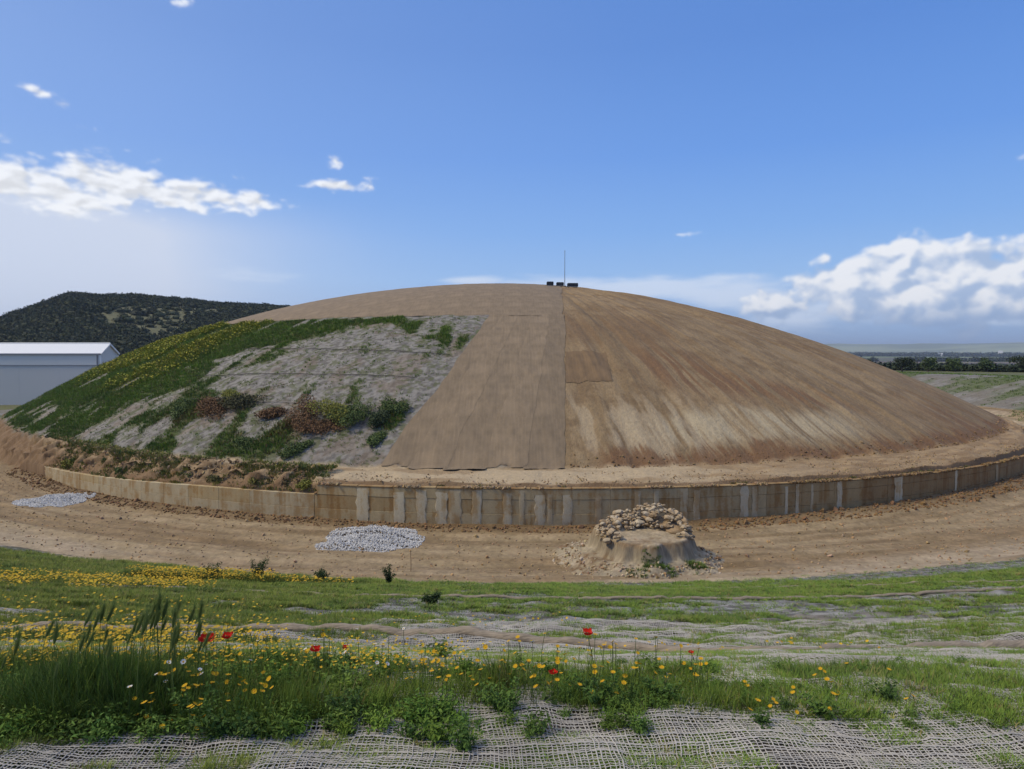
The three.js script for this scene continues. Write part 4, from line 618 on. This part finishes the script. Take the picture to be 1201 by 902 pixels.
// ---------------------------------------------------------------- stones, gravel and the stone topped heap in the trench
seed = 321;
const rocks = [0, 1, 2, 3, 4].map(() => { const g = new THREE.IcosahedronGeometry(1, 2), p = g.attributes.position, cuts = Array.from({ length: 9 }, () => [V(rr(-1, 1), rr(-1, 1), rr(-1, 1)).normalize(), rr(0.45, 0.8)]); for (let i = 0; i < p.count; i++) { const v = V(p.getX(i), p.getY(i), p.getZ(i)); for (const [n, d] of cuts) { const k = v.dot(n); if (k > d) v.addScaledVector(n, d - k); } p.setXYZ(i, v.x, v.y, v.z); } g.computeVertexNormals(); return g; });
seed = 1717;
{
  const gravelMat = std({});
  [[-9.75, -45.2, 3.5, 2.7, 'pale heap of white gravel nearer the middle of the trench floor'], [-40.2, -57.2, 3.0, 2.5, 'smaller pale heap of white gravel at the left of the trench']].forEach(([cx, cz, rx, rz, lb]) => {
    const l = []; for (let k = 0; k < 6500; k++) { const a = rr(0, 6.28), q = Math.pow(rnd(), 0.55), n = 0.62 + 0.6 * fbm(Math.cos(a) * 1.4 + cx, Math.sin(a) * 1.4, 3), x = cx + Math.cos(a) * q * rx * n * 1.1, z = cz + Math.sin(a) * q * rz * n * 1.1, pile = 0.5 * ss(1, 0.1, q) * (0.6 + 0.7 * fbm(x, z, 3)), s = rr(0.03, 0.075), v = rr(0.34, 0.62); l.push([mat4(x, groundH(x, z) + pile * rr(0.85, 1) + 0.01, z, s, s, s, rr(0, 6), rr(0, 3), rr(0, 3)), lin(v, v * 0.98, v * 0.95)]); }
    instanced('gravel_heap', rocks[1], gravelMat, l, lb, 'gravel');
  });
  // loose clods along the trench floor and on the broken earth
  const cl = []; for (let k = 0; k < 7000; k++) { const p = rr(-46, 46), far = rnd(), r = far < 0.4 ? rr(78.7, 80.6) : rr(79, 91), a = p * D2R, x = CX + r * Math.sin(a), z = CZ + r * Math.cos(a), s = rr(0.02, 0.10) * (far < 0.4 ? 1.4 : 0.9) * (rnd() < 0.05 ? 2 : 1); cl.push([mat4(x, groundH(x, z) + s * 0.2, z, s, s * 0.8, s, rr(0, 6), rr(0, 3)), tint(r < 80.6 ? [0.2, 0.115, 0.052] : [0.33, 0.22, 0.125], 0.3)]); }
  for (let k = 0; k < 2200; k++) { const p = rr(-58, -13.3), a = p * D2R, dr = rr(0.2, 3.0), r = RW - 0.3 - dr, x = CX + r * Math.sin(a), z = CZ + r * Math.cos(a), s = 0.03 + 0.17 * Math.pow(rnd(), 2); cl.push([mat4(x, mix(wallTop(p), 3.75, Math.pow(ss(0, 1.9, dr), 0.8)) + rr(-0.25, 0.12), z, s, s * 0.7, s, rr(0, 6), rr(0, 3)), tint(rnd() < 0.4 ? [0.28, 0.20, 0.115] : [0.19, 0.122, 0.062], 0.25)]); }
  for (let k = 0; k < 3000; k++) { const p = rr(-13, 45), a = p * D2R, r = RW - rr(0.3, 5.0), x = CX + r * Math.sin(a), z = CZ + r * Math.cos(a), s = 0.02 + 0.09 * Math.pow(rnd(), 3); cl.push([mat4(x, 3.28 + rr(-0.1, 0.06), z, s, s * 0.7, s, rr(0, 6), rr(0, 3)), tint([0.31, 0.22, 0.125], 0.25)]); }
  for (let k = 0; k < 900; k++) { const th = rr(5.5, 62) * D2R, t = 1.002 - 0.02 * Math.pow(rnd(), 2.2), R = footR(Math.sin(th)) * t, x = MX + R * Math.sin(th), z = MZ + R * Math.cos(th), s = 0.03 + 0.12 * Math.pow(rnd(), 3); cl.push([mat4(x, moundY(x, z) + s * 0.1, z, s, s * 0.8, s, rr(0, 6), rr(0, 3)), tint(rnd() < 0.5 ? [0.22, 0.14, 0.065] : [0.15, 0.09, 0.04], 0.25)]); }
  for (let k = 0; k < 5200; k++) { const p = rr(-13, 50), a = p * D2R; if (fbm(p * 0.8, 5, 3) < 0.40) continue; const r = RW - 0.32 + 0.40 * rnd(), x = CX + r * Math.sin(a), z = CZ + r * Math.cos(a), s = 0.03 + 0.11 * Math.pow(rnd(), 2); cl.push([mat4(x, wallTop(p) + 0.0 + rr(-0.02, 0.06), z, s * 1.3, s * 0.7, s, rr(0, 6), rr(0, 3)), tint(p > 14 ? [0.20, 0.13, 0.062] : [0.29, 0.205, 0.115], 0.3)]); }
  instanced('earth_clods', rocks[2], std({ roughness: 1 }), cl, 'loose earth clods and stones scattered over the trench and berm', 'clods');
}
const HX = 8.25, HZ = -40.6;                               // the heap: battered earth drum with a level top
function heapH(x, z) {
  const dx = x - HX, dz = z - HZ, a = Math.atan2(dx, dz), q = Math.hypot(dx / 1.12, dz * 1.12), n = fbm(Math.cos(a) * 2 + 4, Math.sin(a) * 2, 3), rim = 2.6 + 0.5 * (n - 0.5) * 2 + 0.35 * (fbm(a * 3.1 + 20, 6, 3) - 0.5);
  const lvl = 1.95 - 0.05 * dz + 0.08 * (fbm(x * 1.5, z * 1.5, 3) - 0.5), apron = mix(0.85, -0.1, ss(rim + 0.25, rim + 2.3 + 1.0 * n + 1.2 * gauss((dx + 4) / 2.5), q)) + 0.34 * (fbm(x * 0.9, z * 0.9, 4) - 0.5);
  const h = mix(lvl, Math.min(lvl, apron), ss(rim - 0.02, rim + 0.42 + 0.25 * n, q));
  return h + 0.24 * (fbm(x * 1.9 + 5, z * 1.9, 4) - 0.5) * ss(2.2, 2.9, q) + 0.10 * (fbm(x * 4, z * 4, 3) - 0.5);
}
{
  const base = (x, z) => Math.max(groundH(x, z), netY(x, z));
  const heap = thing('earth_heap'); tag(heap, 'pale battered earth heap with a level top in the trench', 'earth heap');
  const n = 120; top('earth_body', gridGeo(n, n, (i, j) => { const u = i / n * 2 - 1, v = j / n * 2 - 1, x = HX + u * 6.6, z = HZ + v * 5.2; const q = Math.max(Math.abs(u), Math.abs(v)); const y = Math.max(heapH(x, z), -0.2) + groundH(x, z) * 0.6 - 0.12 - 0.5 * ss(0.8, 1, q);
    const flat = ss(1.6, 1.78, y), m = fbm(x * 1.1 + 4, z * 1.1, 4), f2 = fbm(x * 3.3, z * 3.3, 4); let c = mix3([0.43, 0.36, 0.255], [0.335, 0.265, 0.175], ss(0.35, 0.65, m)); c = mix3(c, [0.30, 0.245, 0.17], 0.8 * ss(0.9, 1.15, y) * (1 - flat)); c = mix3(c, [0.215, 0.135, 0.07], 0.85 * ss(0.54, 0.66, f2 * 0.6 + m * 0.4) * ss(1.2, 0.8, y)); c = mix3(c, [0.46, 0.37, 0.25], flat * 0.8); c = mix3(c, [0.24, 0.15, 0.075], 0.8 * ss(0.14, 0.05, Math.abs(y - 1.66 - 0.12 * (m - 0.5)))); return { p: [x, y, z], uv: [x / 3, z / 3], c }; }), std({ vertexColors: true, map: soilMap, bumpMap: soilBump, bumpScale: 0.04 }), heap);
  const st = thing('dry_stone_wall'); tag(st, 'rough ring of piled pale stones on top of the earth heap', 'stone wall');
  const sm = [[0.52, 0.42, 0.29], [0.47, 0.36, 0.235], [0.58, 0.49, 0.36], [0.40, 0.285, 0.17], [0.50, 0.385, 0.25]].map((c) => std({ color: lin(...c), map: soilMap, bumpMap: soilBump, bumpScale: 0.02 }));
  seed = 424;
  const rimH = (a) => lerpTable([[-180, 1.15], [-150, 0.9], [-120, 0.55], [-95, 0.36], [-75, 0.26], [-55, 0.14], [-40, 0], [60, 0], [72, 0.35], [90, 0.65], [110, 1.0], [135, 1.35], [160, 1.38], [180, 1.15]], a / D2R);
  for (let k = 0, made = 0; k < 6000 && made < 298; k++) {
    const a = rr(-Math.PI, Math.PI), hh = rimH(a), back = ss(80, 125, Math.abs(a) / D2R); if (hh < 0.05 || rnd() > hh + 0.25) continue;
    const dr = rr(-0.5 - 1.25 * back, 0.3), q = 2.45 + dr, x = HX + Math.sin(a) * q * 1.12, z = HZ + Math.cos(a) * q / 1.12, s = rr(0.075, 0.165) * (rnd() < 0.15 ? 1.6 : 1);
    const crest = hh * Math.max(0.08, 1 - Math.pow((dr + 0.35) / (dr < -0.35 ? 0.4 + 1.1 * back : 0.75), 2)), lvl = crest * (rnd() < 0.75 ? rr(0.86, 1.05) : rr(0.3, 0.9));
    const m = new THREE.Mesh(rocks[made % 5], sm[Math.floor(rnd() * 5)]); m.name = 'stone'; m.position.set(x, 1.92 + lvl - Math.max(0, q - 2.5) * 1.5, z); m.scale.set(s * rr(1.0, 1.8), s * rr(0.6, 0.95), s * rr(0.9, 1.4)); m.rotation.set(rr(-0.4, 0.4), rr(0, 6.28), rr(-0.4, 0.4)); st.add(m); made++;
  }
  // fill of small rubble inside the pile
  { const g = []; for (let k = 0; k < 46; k++) { const a = (95 + k / 46 * 170) * D2R, hh = rimH(a > Math.PI ? a - 2 * Math.PI : a), q = 1.85, r = new THREE.IcosahedronGeometry(1, 2); r.scale(0.62, Math.max(0.1, hh * 0.36), 0.5); r.translate(HX + Math.sin(a) * q * 1.12, 1.72 + hh * 0.26, HZ + Math.cos(a) * q / 1.12); g.push(r); } const f = top('rubble_core', mergeGeometries(g), sm[3], st); f.userData.kind = 'stuff'; }
  shade(st);
  const dl = []; seed = 88; for (let k = 0; k < 900; k++) { const a = rr(-Math.PI, Math.PI), q = rr(3.4, 5.4), x = HX + Math.sin(a) * q * 1.1, z = HZ + Math.cos(a) * q * 0.85, s = rr(0.03, 0.12) * (rnd() < 0.06 ? 1.7 : 1); dl.push([mat4(x, Math.max(heapH(x, z), -0.2) + groundH(x, z) * 0.6 - 0.1, z, s, s * 0.8, s, rr(0, 6), rr(0, 3)), tint(rnd() < 0.6 ? [0.42, 0.33, 0.22] : [0.25, 0.16, 0.085], 0.3)]); }
  instanced('heap_rubble', rocks[3], std({ roughness: 1 }), dl, 'small rubble fallen round the foot of the earth heap', 'rubble');
  const wl = [], tf = bladeTuft(14, 1, 1.5, 0.16, 2, 0.7); const drop = (n, cx, cz, r) => { for (let k = 0; k < n; k++) { const x = cx + rr(-1, 1) * r, z = cz + rr(-1, 1) * r * 0.5, s = rr(0.1, 0.26); wl.push([mat4(x, Math.max(heapH(x, z), 0) + groundH(x, z) * 0.6 - 0.14, z, s, s, s, rr(0, 6)), tint(mix3(G.deep, G.fresh, rnd() * 0.6), 0.3)]); } };
  drop(90, 8.5, -37.6, 0.9); drop(60, 10.9, -38.3, 0.6); drop(70, 9.9, -36.7, 1.4); drop(30, 7.2, -36.9, 0.8);
  instanced('heap_weeds', tf, plainLeaf, wl, 'green weeds on the front foot of the earth heap', 'weeds');
  tag(top('stake', stick([[-6.05, -0.1, -38.6], [-6.03, 0.6, -38.6], [-6.06, 1.25, -38.62]], 0.025, 0.018, 6), std({ color: lin(0.20, 0.13, 0.07) })), 'thin wooden stake standing at the near edge of the trench', 'stake');
}

// ---------------------------------------------------------------- on the summit: pole and dark crates
{
  const metal = std({ color: lin(0.22, 0.23, 0.25), roughness: 0.5, metalness: 0.6 }), dark = std({ color: lin(0.022, 0.024, 0.028), roughness: 0.6 }), pale = std({ color: lin(0.3, 0.28, 0.26) });
  const px = 8.35, pz = -104.6, y0 = moundY(px, pz), pole = thing('mast', [px, y0, pz]);
  top('pole', (() => { const g = new THREE.CylinderGeometry(0.035, 0.06, 5.6, 10); g.translate(0, 2.7, 0); return g; })(), metal, pole);
  top('base_plate', (() => { const g = new THREE.CylinderGeometry(0.22, 0.25, 0.12, 12); g.translate(0, 0.05, 0); return g; })(), pale, pole);
  top('finial', (() => { const g = new THREE.SphereGeometry(0.08, 10, 8); g.translate(0, 5.55, 0); return g; })(), metal, pole);
  tag(pole, 'thin grey mast standing on the summit of the mound', 'mast');
  [[6.0, -104.2, 1.0, 0.55, 'leftmost and shortest dark crate beside the summit mast'], [7.55, -103.9, 1.1, 0.52, 'dark crate just left of the summit mast'], [9.5, -103.6, 1.6, 0.5, 'longest dark crate right of the summit mast']].forEach(([x, z, w, h, lb]) => {
    const c = thing('crate', [x, moundY(x, z) + 0.08, z], rr(-0.1, 0.1)); const sh = new THREE.Shape(), b = 0.09; sh.moveTo(-w / 2 + b, 0); sh.lineTo(w / 2 - b, 0); sh.quadraticCurveTo(w / 2, 0, w / 2, b); sh.lineTo(w / 2, h - b); sh.quadraticCurveTo(w / 2, h, w / 2 - b, h); sh.lineTo(-w / 2 + b, h); sh.quadraticCurveTo(-w / 2, h, -w / 2, h - b); sh.lineTo(-w / 2, b); sh.quadraticCurveTo(-w / 2, 0, -w / 2 + b, 0);
    const g = new THREE.ExtrudeGeometry(sh, { depth: 0.7, bevelEnabled: true, bevelSize: 0.03, bevelThickness: 0.03, bevelSegments: 2 }); g.translate(0, 0.06, -0.35); top('crate_body', g, dark, c);
    for (const e of [-0.35, 0, 0.35]) top('rib', (() => { const q = new THREE.BoxGeometry(0.05, h * 0.8, 0.8); q.translate(e * w, h * 0.55, 0); return q; })(), dark, c);
    top('pallet', (() => { const q = new THREE.BoxGeometry(w * 0.95, 0.1, 0.8); q.translate(0, 0.0, 0); return q; })(), pale, c); tag(c, lb, 'crate', 'dark crates on the summit');
  });
}

// ---------------------------------------------------------------- long white metal shed on the left
{
  const shed = thing('metal_shed', [-101, 0, -164.5]); tag(shed, 'long low white metal shed at the left behind the mound', 'shed');
  const rib = greyTexture(256, 32, (i) => 0.5 + 0.5 * Math.sign(Math.sin(i / 256 * Math.PI * 2 * 8)) * 0.8);
  const white = std({ color: lin(0.66, 0.66, 0.64), roughness: 0.55, bumpMap: rib, bumpScale: 0.03 }), grey = std({ color: lin(0.56, 0.555, 0.54), roughness: 0.6, bumpMap: rib, bumpScale: 0.03 }), roofM = std({ color: lin(0.72, 0.74, 0.77), roughness: 0.4, bumpMap: rib, bumpScale: 0.02 }), trim = std({ color: lin(0.24, 0.25, 0.27), roughness: 0.6 }), bright = std({ color: lin(0.72, 0.73, 0.74), roughness: 0.5 });
  const L = 70, W = 7, E = 12.3, R = 14.8, box = (name, x0, x1, y0, y1, z0, z1, m, parent = shed) => { const g = new THREE.BoxGeometry(x1 - x0, y1 - y0, z1 - z0); g.translate((x0 + x1) / 2, (y0 + y1) / 2, (z0 + z1) / 2); const uv = g.attributes.uv; for (let i = 0; i < uv.count; i++) uv.setXY(i, uv.getX(i) * (x1 - x0) / 2, uv.getY(i)); return top(name, g, m, parent); };
  for (let x = -L; x < 0; x += 10) { box('wall_panel', x + 0.01, x + 9.99, -1, 9.62, W / 2 - 0.12, W / 2, grey); box('upper_panel', x + 0.01, x + 9.99, 9.85, E - 0.02, W / 2 - 0.12, W / 2 + 0.05, white); }
  box('band', -L, 0, 9.64, 9.84, W / 2 - 0.05, W / 2 + 0.12, trim); box('gutter', -L - 0.2, 0.2, E, E + 0.34, W / 2 + 0.02, W / 2 + 0.32, trim);
  box('wall_panel', -L, -0.1, -1, E, -W / 2, -W / 2 + 0.12, grey);
  for (const sd of [1, -1]) { const sl = Math.hypot(W / 2 + 0.25, R - E), g = new THREE.BoxGeometry(L + 0.8, 0.12, sl); const m = top('roof_slope', g, roofM, shed); m.position.set(-L / 2, (R + E) / 2 + 0.34, sd * (W / 4 + 0.1)); m.rotation.x = sd * Math.atan2(R - E, W / 2 + 0.25); }
  const gb = new THREE.Shape(); gb.moveTo(-W / 2, -1); gb.lineTo(W / 2, -1); gb.lineTo(W / 2, E + 0.2); gb.lineTo(0, R + 0.2); gb.lineTo(-W / 2, E + 0.2); const gg = new THREE.ExtrudeGeometry(gb, { depth: 0.12, bevelEnabled: false }); gg.rotateY(Math.PI / 2); gg.translate(0.0, 0, 0); top('gable', gg, white, shed);
  for (const q of [-1, 1]) { box('corner_trim', 0.0, 0.3, -1, E, q * (W / 2 + 0.02) - 0.16, q * (W / 2 + 0.02) + 0.16, bright); }
  box('downpipe', -0.7, -0.45, -1, E, W / 2 + 0.06, W / 2 + 0.3, trim);
  ridge: { const g = new THREE.CylinderGeometry(0.14, 0.14, L + 1, 8); g.rotateZ(Math.PI / 2); g.translate(-L / 2, R + 0.42, 0); top('ridge_cap', g, bright, shed); }
  for (const q of [-1, 1]) { const sl = Math.hypot(W / 2 + 0.3, R - E), g = new THREE.BoxGeometry(0.22, 0.34, sl), m = top('barge_board', g, bright, shed); m.position.set(0.5, (R + E) / 2 + 0.2, q * (W / 4 + 0.1)); m.rotation.x = q * Math.atan2(R - E, W / 2 + 0.25); }
}

// ---------------------------------------------------------------- scrub covered hill behind the shed
const hillTop = (az) => lerpTable([[-75, 0.5], [-60, 1.6], [-50, 1.9], [-42, 2.3], [-38, 2.75], [-35.5, 3.9], [-33.9, 4.55], [-31, 4.7], [-28, 4.6], [-25, 4.45], [-22, 4.35], [-19, 4.2], [-17, 4.0], [-14, 3.2], [-8, 2], [0, 1], [8, 0]], az);
function hillY(az, d) { const f = ss(260, 640, d), b = 1 - ss(640, 1100, d); const x = d * Math.sin(az * D2R), z = -d * Math.cos(az * D2R); return -8 + (13.2 - 3.5 + 640 * Math.tan(hillTop(az) * D2R) + 8 - 4) * Math.pow(f, 0.8) * b + 14 * (fbm(x * 0.013, z * 0.013, 5) - 0.5) * f; }
{
  const nA = 200, nD = 90; const clear = (x, z) => ss(0.53, 0.63, fbm(x * 0.022 + 4, z * 0.016, 5));
  structure('hill', gridGeo(nA, nD, (i, j) => { const az = mix(-75, 8, i / nA), d = mix(255, 1100, j / nD), x = d * Math.sin(az * D2R), z = -d * Math.cos(az * D2R); return { p: [x, hillY(az, d), z], uv: [x / 20, z / 20], c: mix3([0.035, 0.045, 0.022], [0.15, 0.15, 0.07], clear(x, z)) }; }), std({ vertexColors: true, map: soilMap }), 'dark hill behind the shed', 'hill');
  seed = 3003; const bush = mergeGeometries([leafCloud(150, () => { const a = rr(0, 6.28), e = Math.acos(rr(-0.3, 1)), q = rr(0.75, 1.05) * (0.8 + 0.3 * Math.sin(a * 3)); return [Math.cos(a) * Math.sin(e) * q, Math.cos(e) * q * 0.75, Math.sin(a) * Math.sin(e) * q]; }, 0.34, 0.3).toNonIndexed(), (() => { const g = new THREE.IcosahedronGeometry(0.8, 1); g.scale(1, 0.7, 1); g.deleteAttribute('uv'); return g; })()]);
  const l = []; for (let k = 0; k < 26000; k++) { const az = rr(-50, -12), d = 300 + 380 * Math.pow(rnd(), 0.7), x = d * Math.sin(az * D2R), z = -d * Math.cos(az * D2R), cl = clear(x, z); if (rnd() < cl * 0.93) continue; const s = rr(1.1, 2.6) * (0.7 + 0.9 * fbm(x * 0.03, z * 0.03 + 8, 3)); l.push([mat4(x, hillY(az, d) + s * 0.25, z, s * rr(0.9, 1.4), s * rr(0.8, 1.2), s, rr(0, 6)), tint(mix3([0.026, 0.036, 0.014], [0.05, 0.058, 0.022], Math.pow(rnd(), 2)), 0.3)]); }
  instanced('hill_scrub', bush, plainLeaf, l, 'dense dark scrub covering the hill behind the shed', 'scrub');
}
// trees
function tree(name, x, y, z, h, w, n, col, label, group, bare) {
  const o = thing(name, [x, y, z], rr(0, 6)), limbs = [], th = h * 0.3; const tips = [];
  for (let k = 0; k < (bare ? 26 : 9); k++) { const a = rr(0, 6.28), q = rr(0.15, 1) * w * 0.42, yy = h * rr(bare ? 0.55 : 0.32, 0.98); tips.push([Math.cos(a) * q, yy, Math.sin(a) * q]); limbs.push(stick([[0, th * rr(0.7, 1.4), 0], [Math.cos(a) * q * 0.5, mix(th, yy, 0.55), Math.sin(a) * q * 0.5], tips[k]], w * 0.018, w * 0.004, 4)); }
  const bark = tree.b ??= std({ color: lin(0.075, 0.055, 0.04) });
  top('trunk', mergeGeometries([stick([[0, -0.4, 0], [0.05, th * 0.6, 0.02], [0, th * 1.3, 0]], w * 0.045, w * 0.025, 7)]), bark, o);
  top('limbs', mergeGeometries(limbs), bark, o);
  if (!bare) top('crown', leafCloud(n, () => { const t = tips[Math.floor(rnd() * tips.length)], q = Math.cbrt(rnd()), a = rr(0, 6.28), e = Math.acos(rr(-0.8, 1)); return [t[0] * 0.9 + Math.cos(a) * Math.sin(e) * q * w * 0.24, t[1] * 0.86 + Math.cos(e) * q * h * 0.2, t[2] * 0.9 + Math.sin(a) * Math.sin(e) * q * w * 0.24]; }, 0.42), std({ color: lin(...col) }), o);
  tag(o, label, 'tree', group); return o;
}
seed = 6161;
[[103.5, -190, 4.2, 5, [0.03, 0.045, 0.016], 'small dark tree at the mound edge, leftmost of the row'], [110.5, -186, 5.2, 7.6, [0.026, 0.04, 0.014], 'largest and darkest tree in the row beyond the right bank'], [120.4, -190, 5.0, 6.2, [0.055, 0.085, 0.024], 'green tree right of the darkest tree in the row'], [128.3, -190, 5.2, 5.8, [0.06, 0.095, 0.026], 'brightest green tree in the middle of the row'], [137.6, -190, 5.0, 6.2, [0.05, 0.08, 0.024], 'green tree second from the right of the row'], [145.9, -188, 5.6, 7.2, [0.032, 0.05, 0.016], 'dark tree at the right edge of the picture'], [155, -190, 5.4, 6.5, [0.04, 0.06, 0.02], 'dark tree just past the right edge of the row']].forEach(([x, z, h, w, c, lb]) => tree('roadside_tree', x, groundH(x, z), z, h * 0.82, w * 0.85, 1300, c, lb, 'trees in the row beyond the right bank'));
[[-16.6, 628, 7, 7, 'leafless tree on the crest at the right end of the hill'], [-29.2, 632, 5.5, 5, 'leafless tree on the middle of the hill crest']].forEach(([az, d, h, w, lb]) => tree('bare_tree', d * Math.sin(az * D2R), hillY(az, d) + 1, -d * Math.cos(az * D2R), h, w, 0, null, lb, 'bare trees on the hill', true));
{ // far tree belts, hedges and buildings on the plain
  seed = 7272; const bush = leafCloud(70, () => { const a = rr(0, 6.28), e = Math.acos(rr(-0.6, 1)), q = Math.cbrt(rnd()); return [Math.cos(a) * Math.sin(e) * q, Math.cos(e) * q * 0.8 + 0.6, Math.sin(a) * Math.sin(e) * q]; }, 0.6), l = [];
  const belt = (az0, az1, d0, d1, n, s, c) => { for (let k = 0; k < n; k++) { const f = rnd(), az = mix(az0, az1, f) * D2R, d = mix(d0, d1, f) + rr(-1, 1) * d0 * 0.02, x = d * Math.sin(az), z = -d * Math.cos(az), q = s * rr(0.6, 1.3); if (fbm(f * 30, d0, 2) < 0.33) continue; l.push([mat4(x, groundH(x, z), z, q * 1.3, q, q * 1.3, rr(0, 6)), tint(c, 0.3)]); } };
  belt(24, 46, 236, 245, 900, 0.9, [0.03, 0.045, 0.016]); belt(24, 46, 420, 480, 500, 2.2, [0.03, 0.045, 0.022]); belt(24, 46, 800, 700, 600, 3.2, [0.03, 0.042, 0.022]); belt(22, 46, 1500, 1700, 700, 5, [0.03, 0.042, 0.025]); belt(22, 46, 2900, 3300, 900, 8, [0.035, 0.048, 0.028]); belt(22, 46, 4200, 4000, 800, 9, [0.04, 0.055, 0.03]);
  instanced('tree_belts', bush, plainLeaf, l, 'far hedges and tree belts across the plain on the right', 'trees');
  const wall = std({ color: lin(0.72, 0.72, 0.70) }), roof = std({ color: lin(0.55, 0.55, 0.56) });
  [[1905, -2940, 44, 14, 9, 'white farm shed far out on the plain, left of the pair'], [2200, -2960, 17, 14, 20, 'tall narrow white building far out on the plain'], [2290, -2960, 90, 16, 8, 'long low white shed at the far right of the plain']].forEach(([x, z, w, d, h, lb]) => { const o = thing('farm_building', [x, groundH(x, z), z], -0.5); const g = new THREE.BoxGeometry(w, h, d); g.translate(0, h / 2, 0); top('wall', g, wall, o); const s = new THREE.Shape(); s.moveTo(-d / 2 - 0.5, 0); s.lineTo(d / 2 + 0.5, 0); s.lineTo(0, 3); const r = new THREE.ExtrudeGeometry(s, { depth: w + 1, bevelEnabled: false }); r.rotateY(Math.PI / 2); r.translate(-w / 2 - 0.5, h, 0); top('roof', r, roof, o); tag(o, lb, 'building', 'white buildings on the plain'); });
}

scene.fog = new THREE.FogExp2(new THREE.Color(0.62, 0.74, 0.95), 0.00011);
renderer.render(scene, camera);
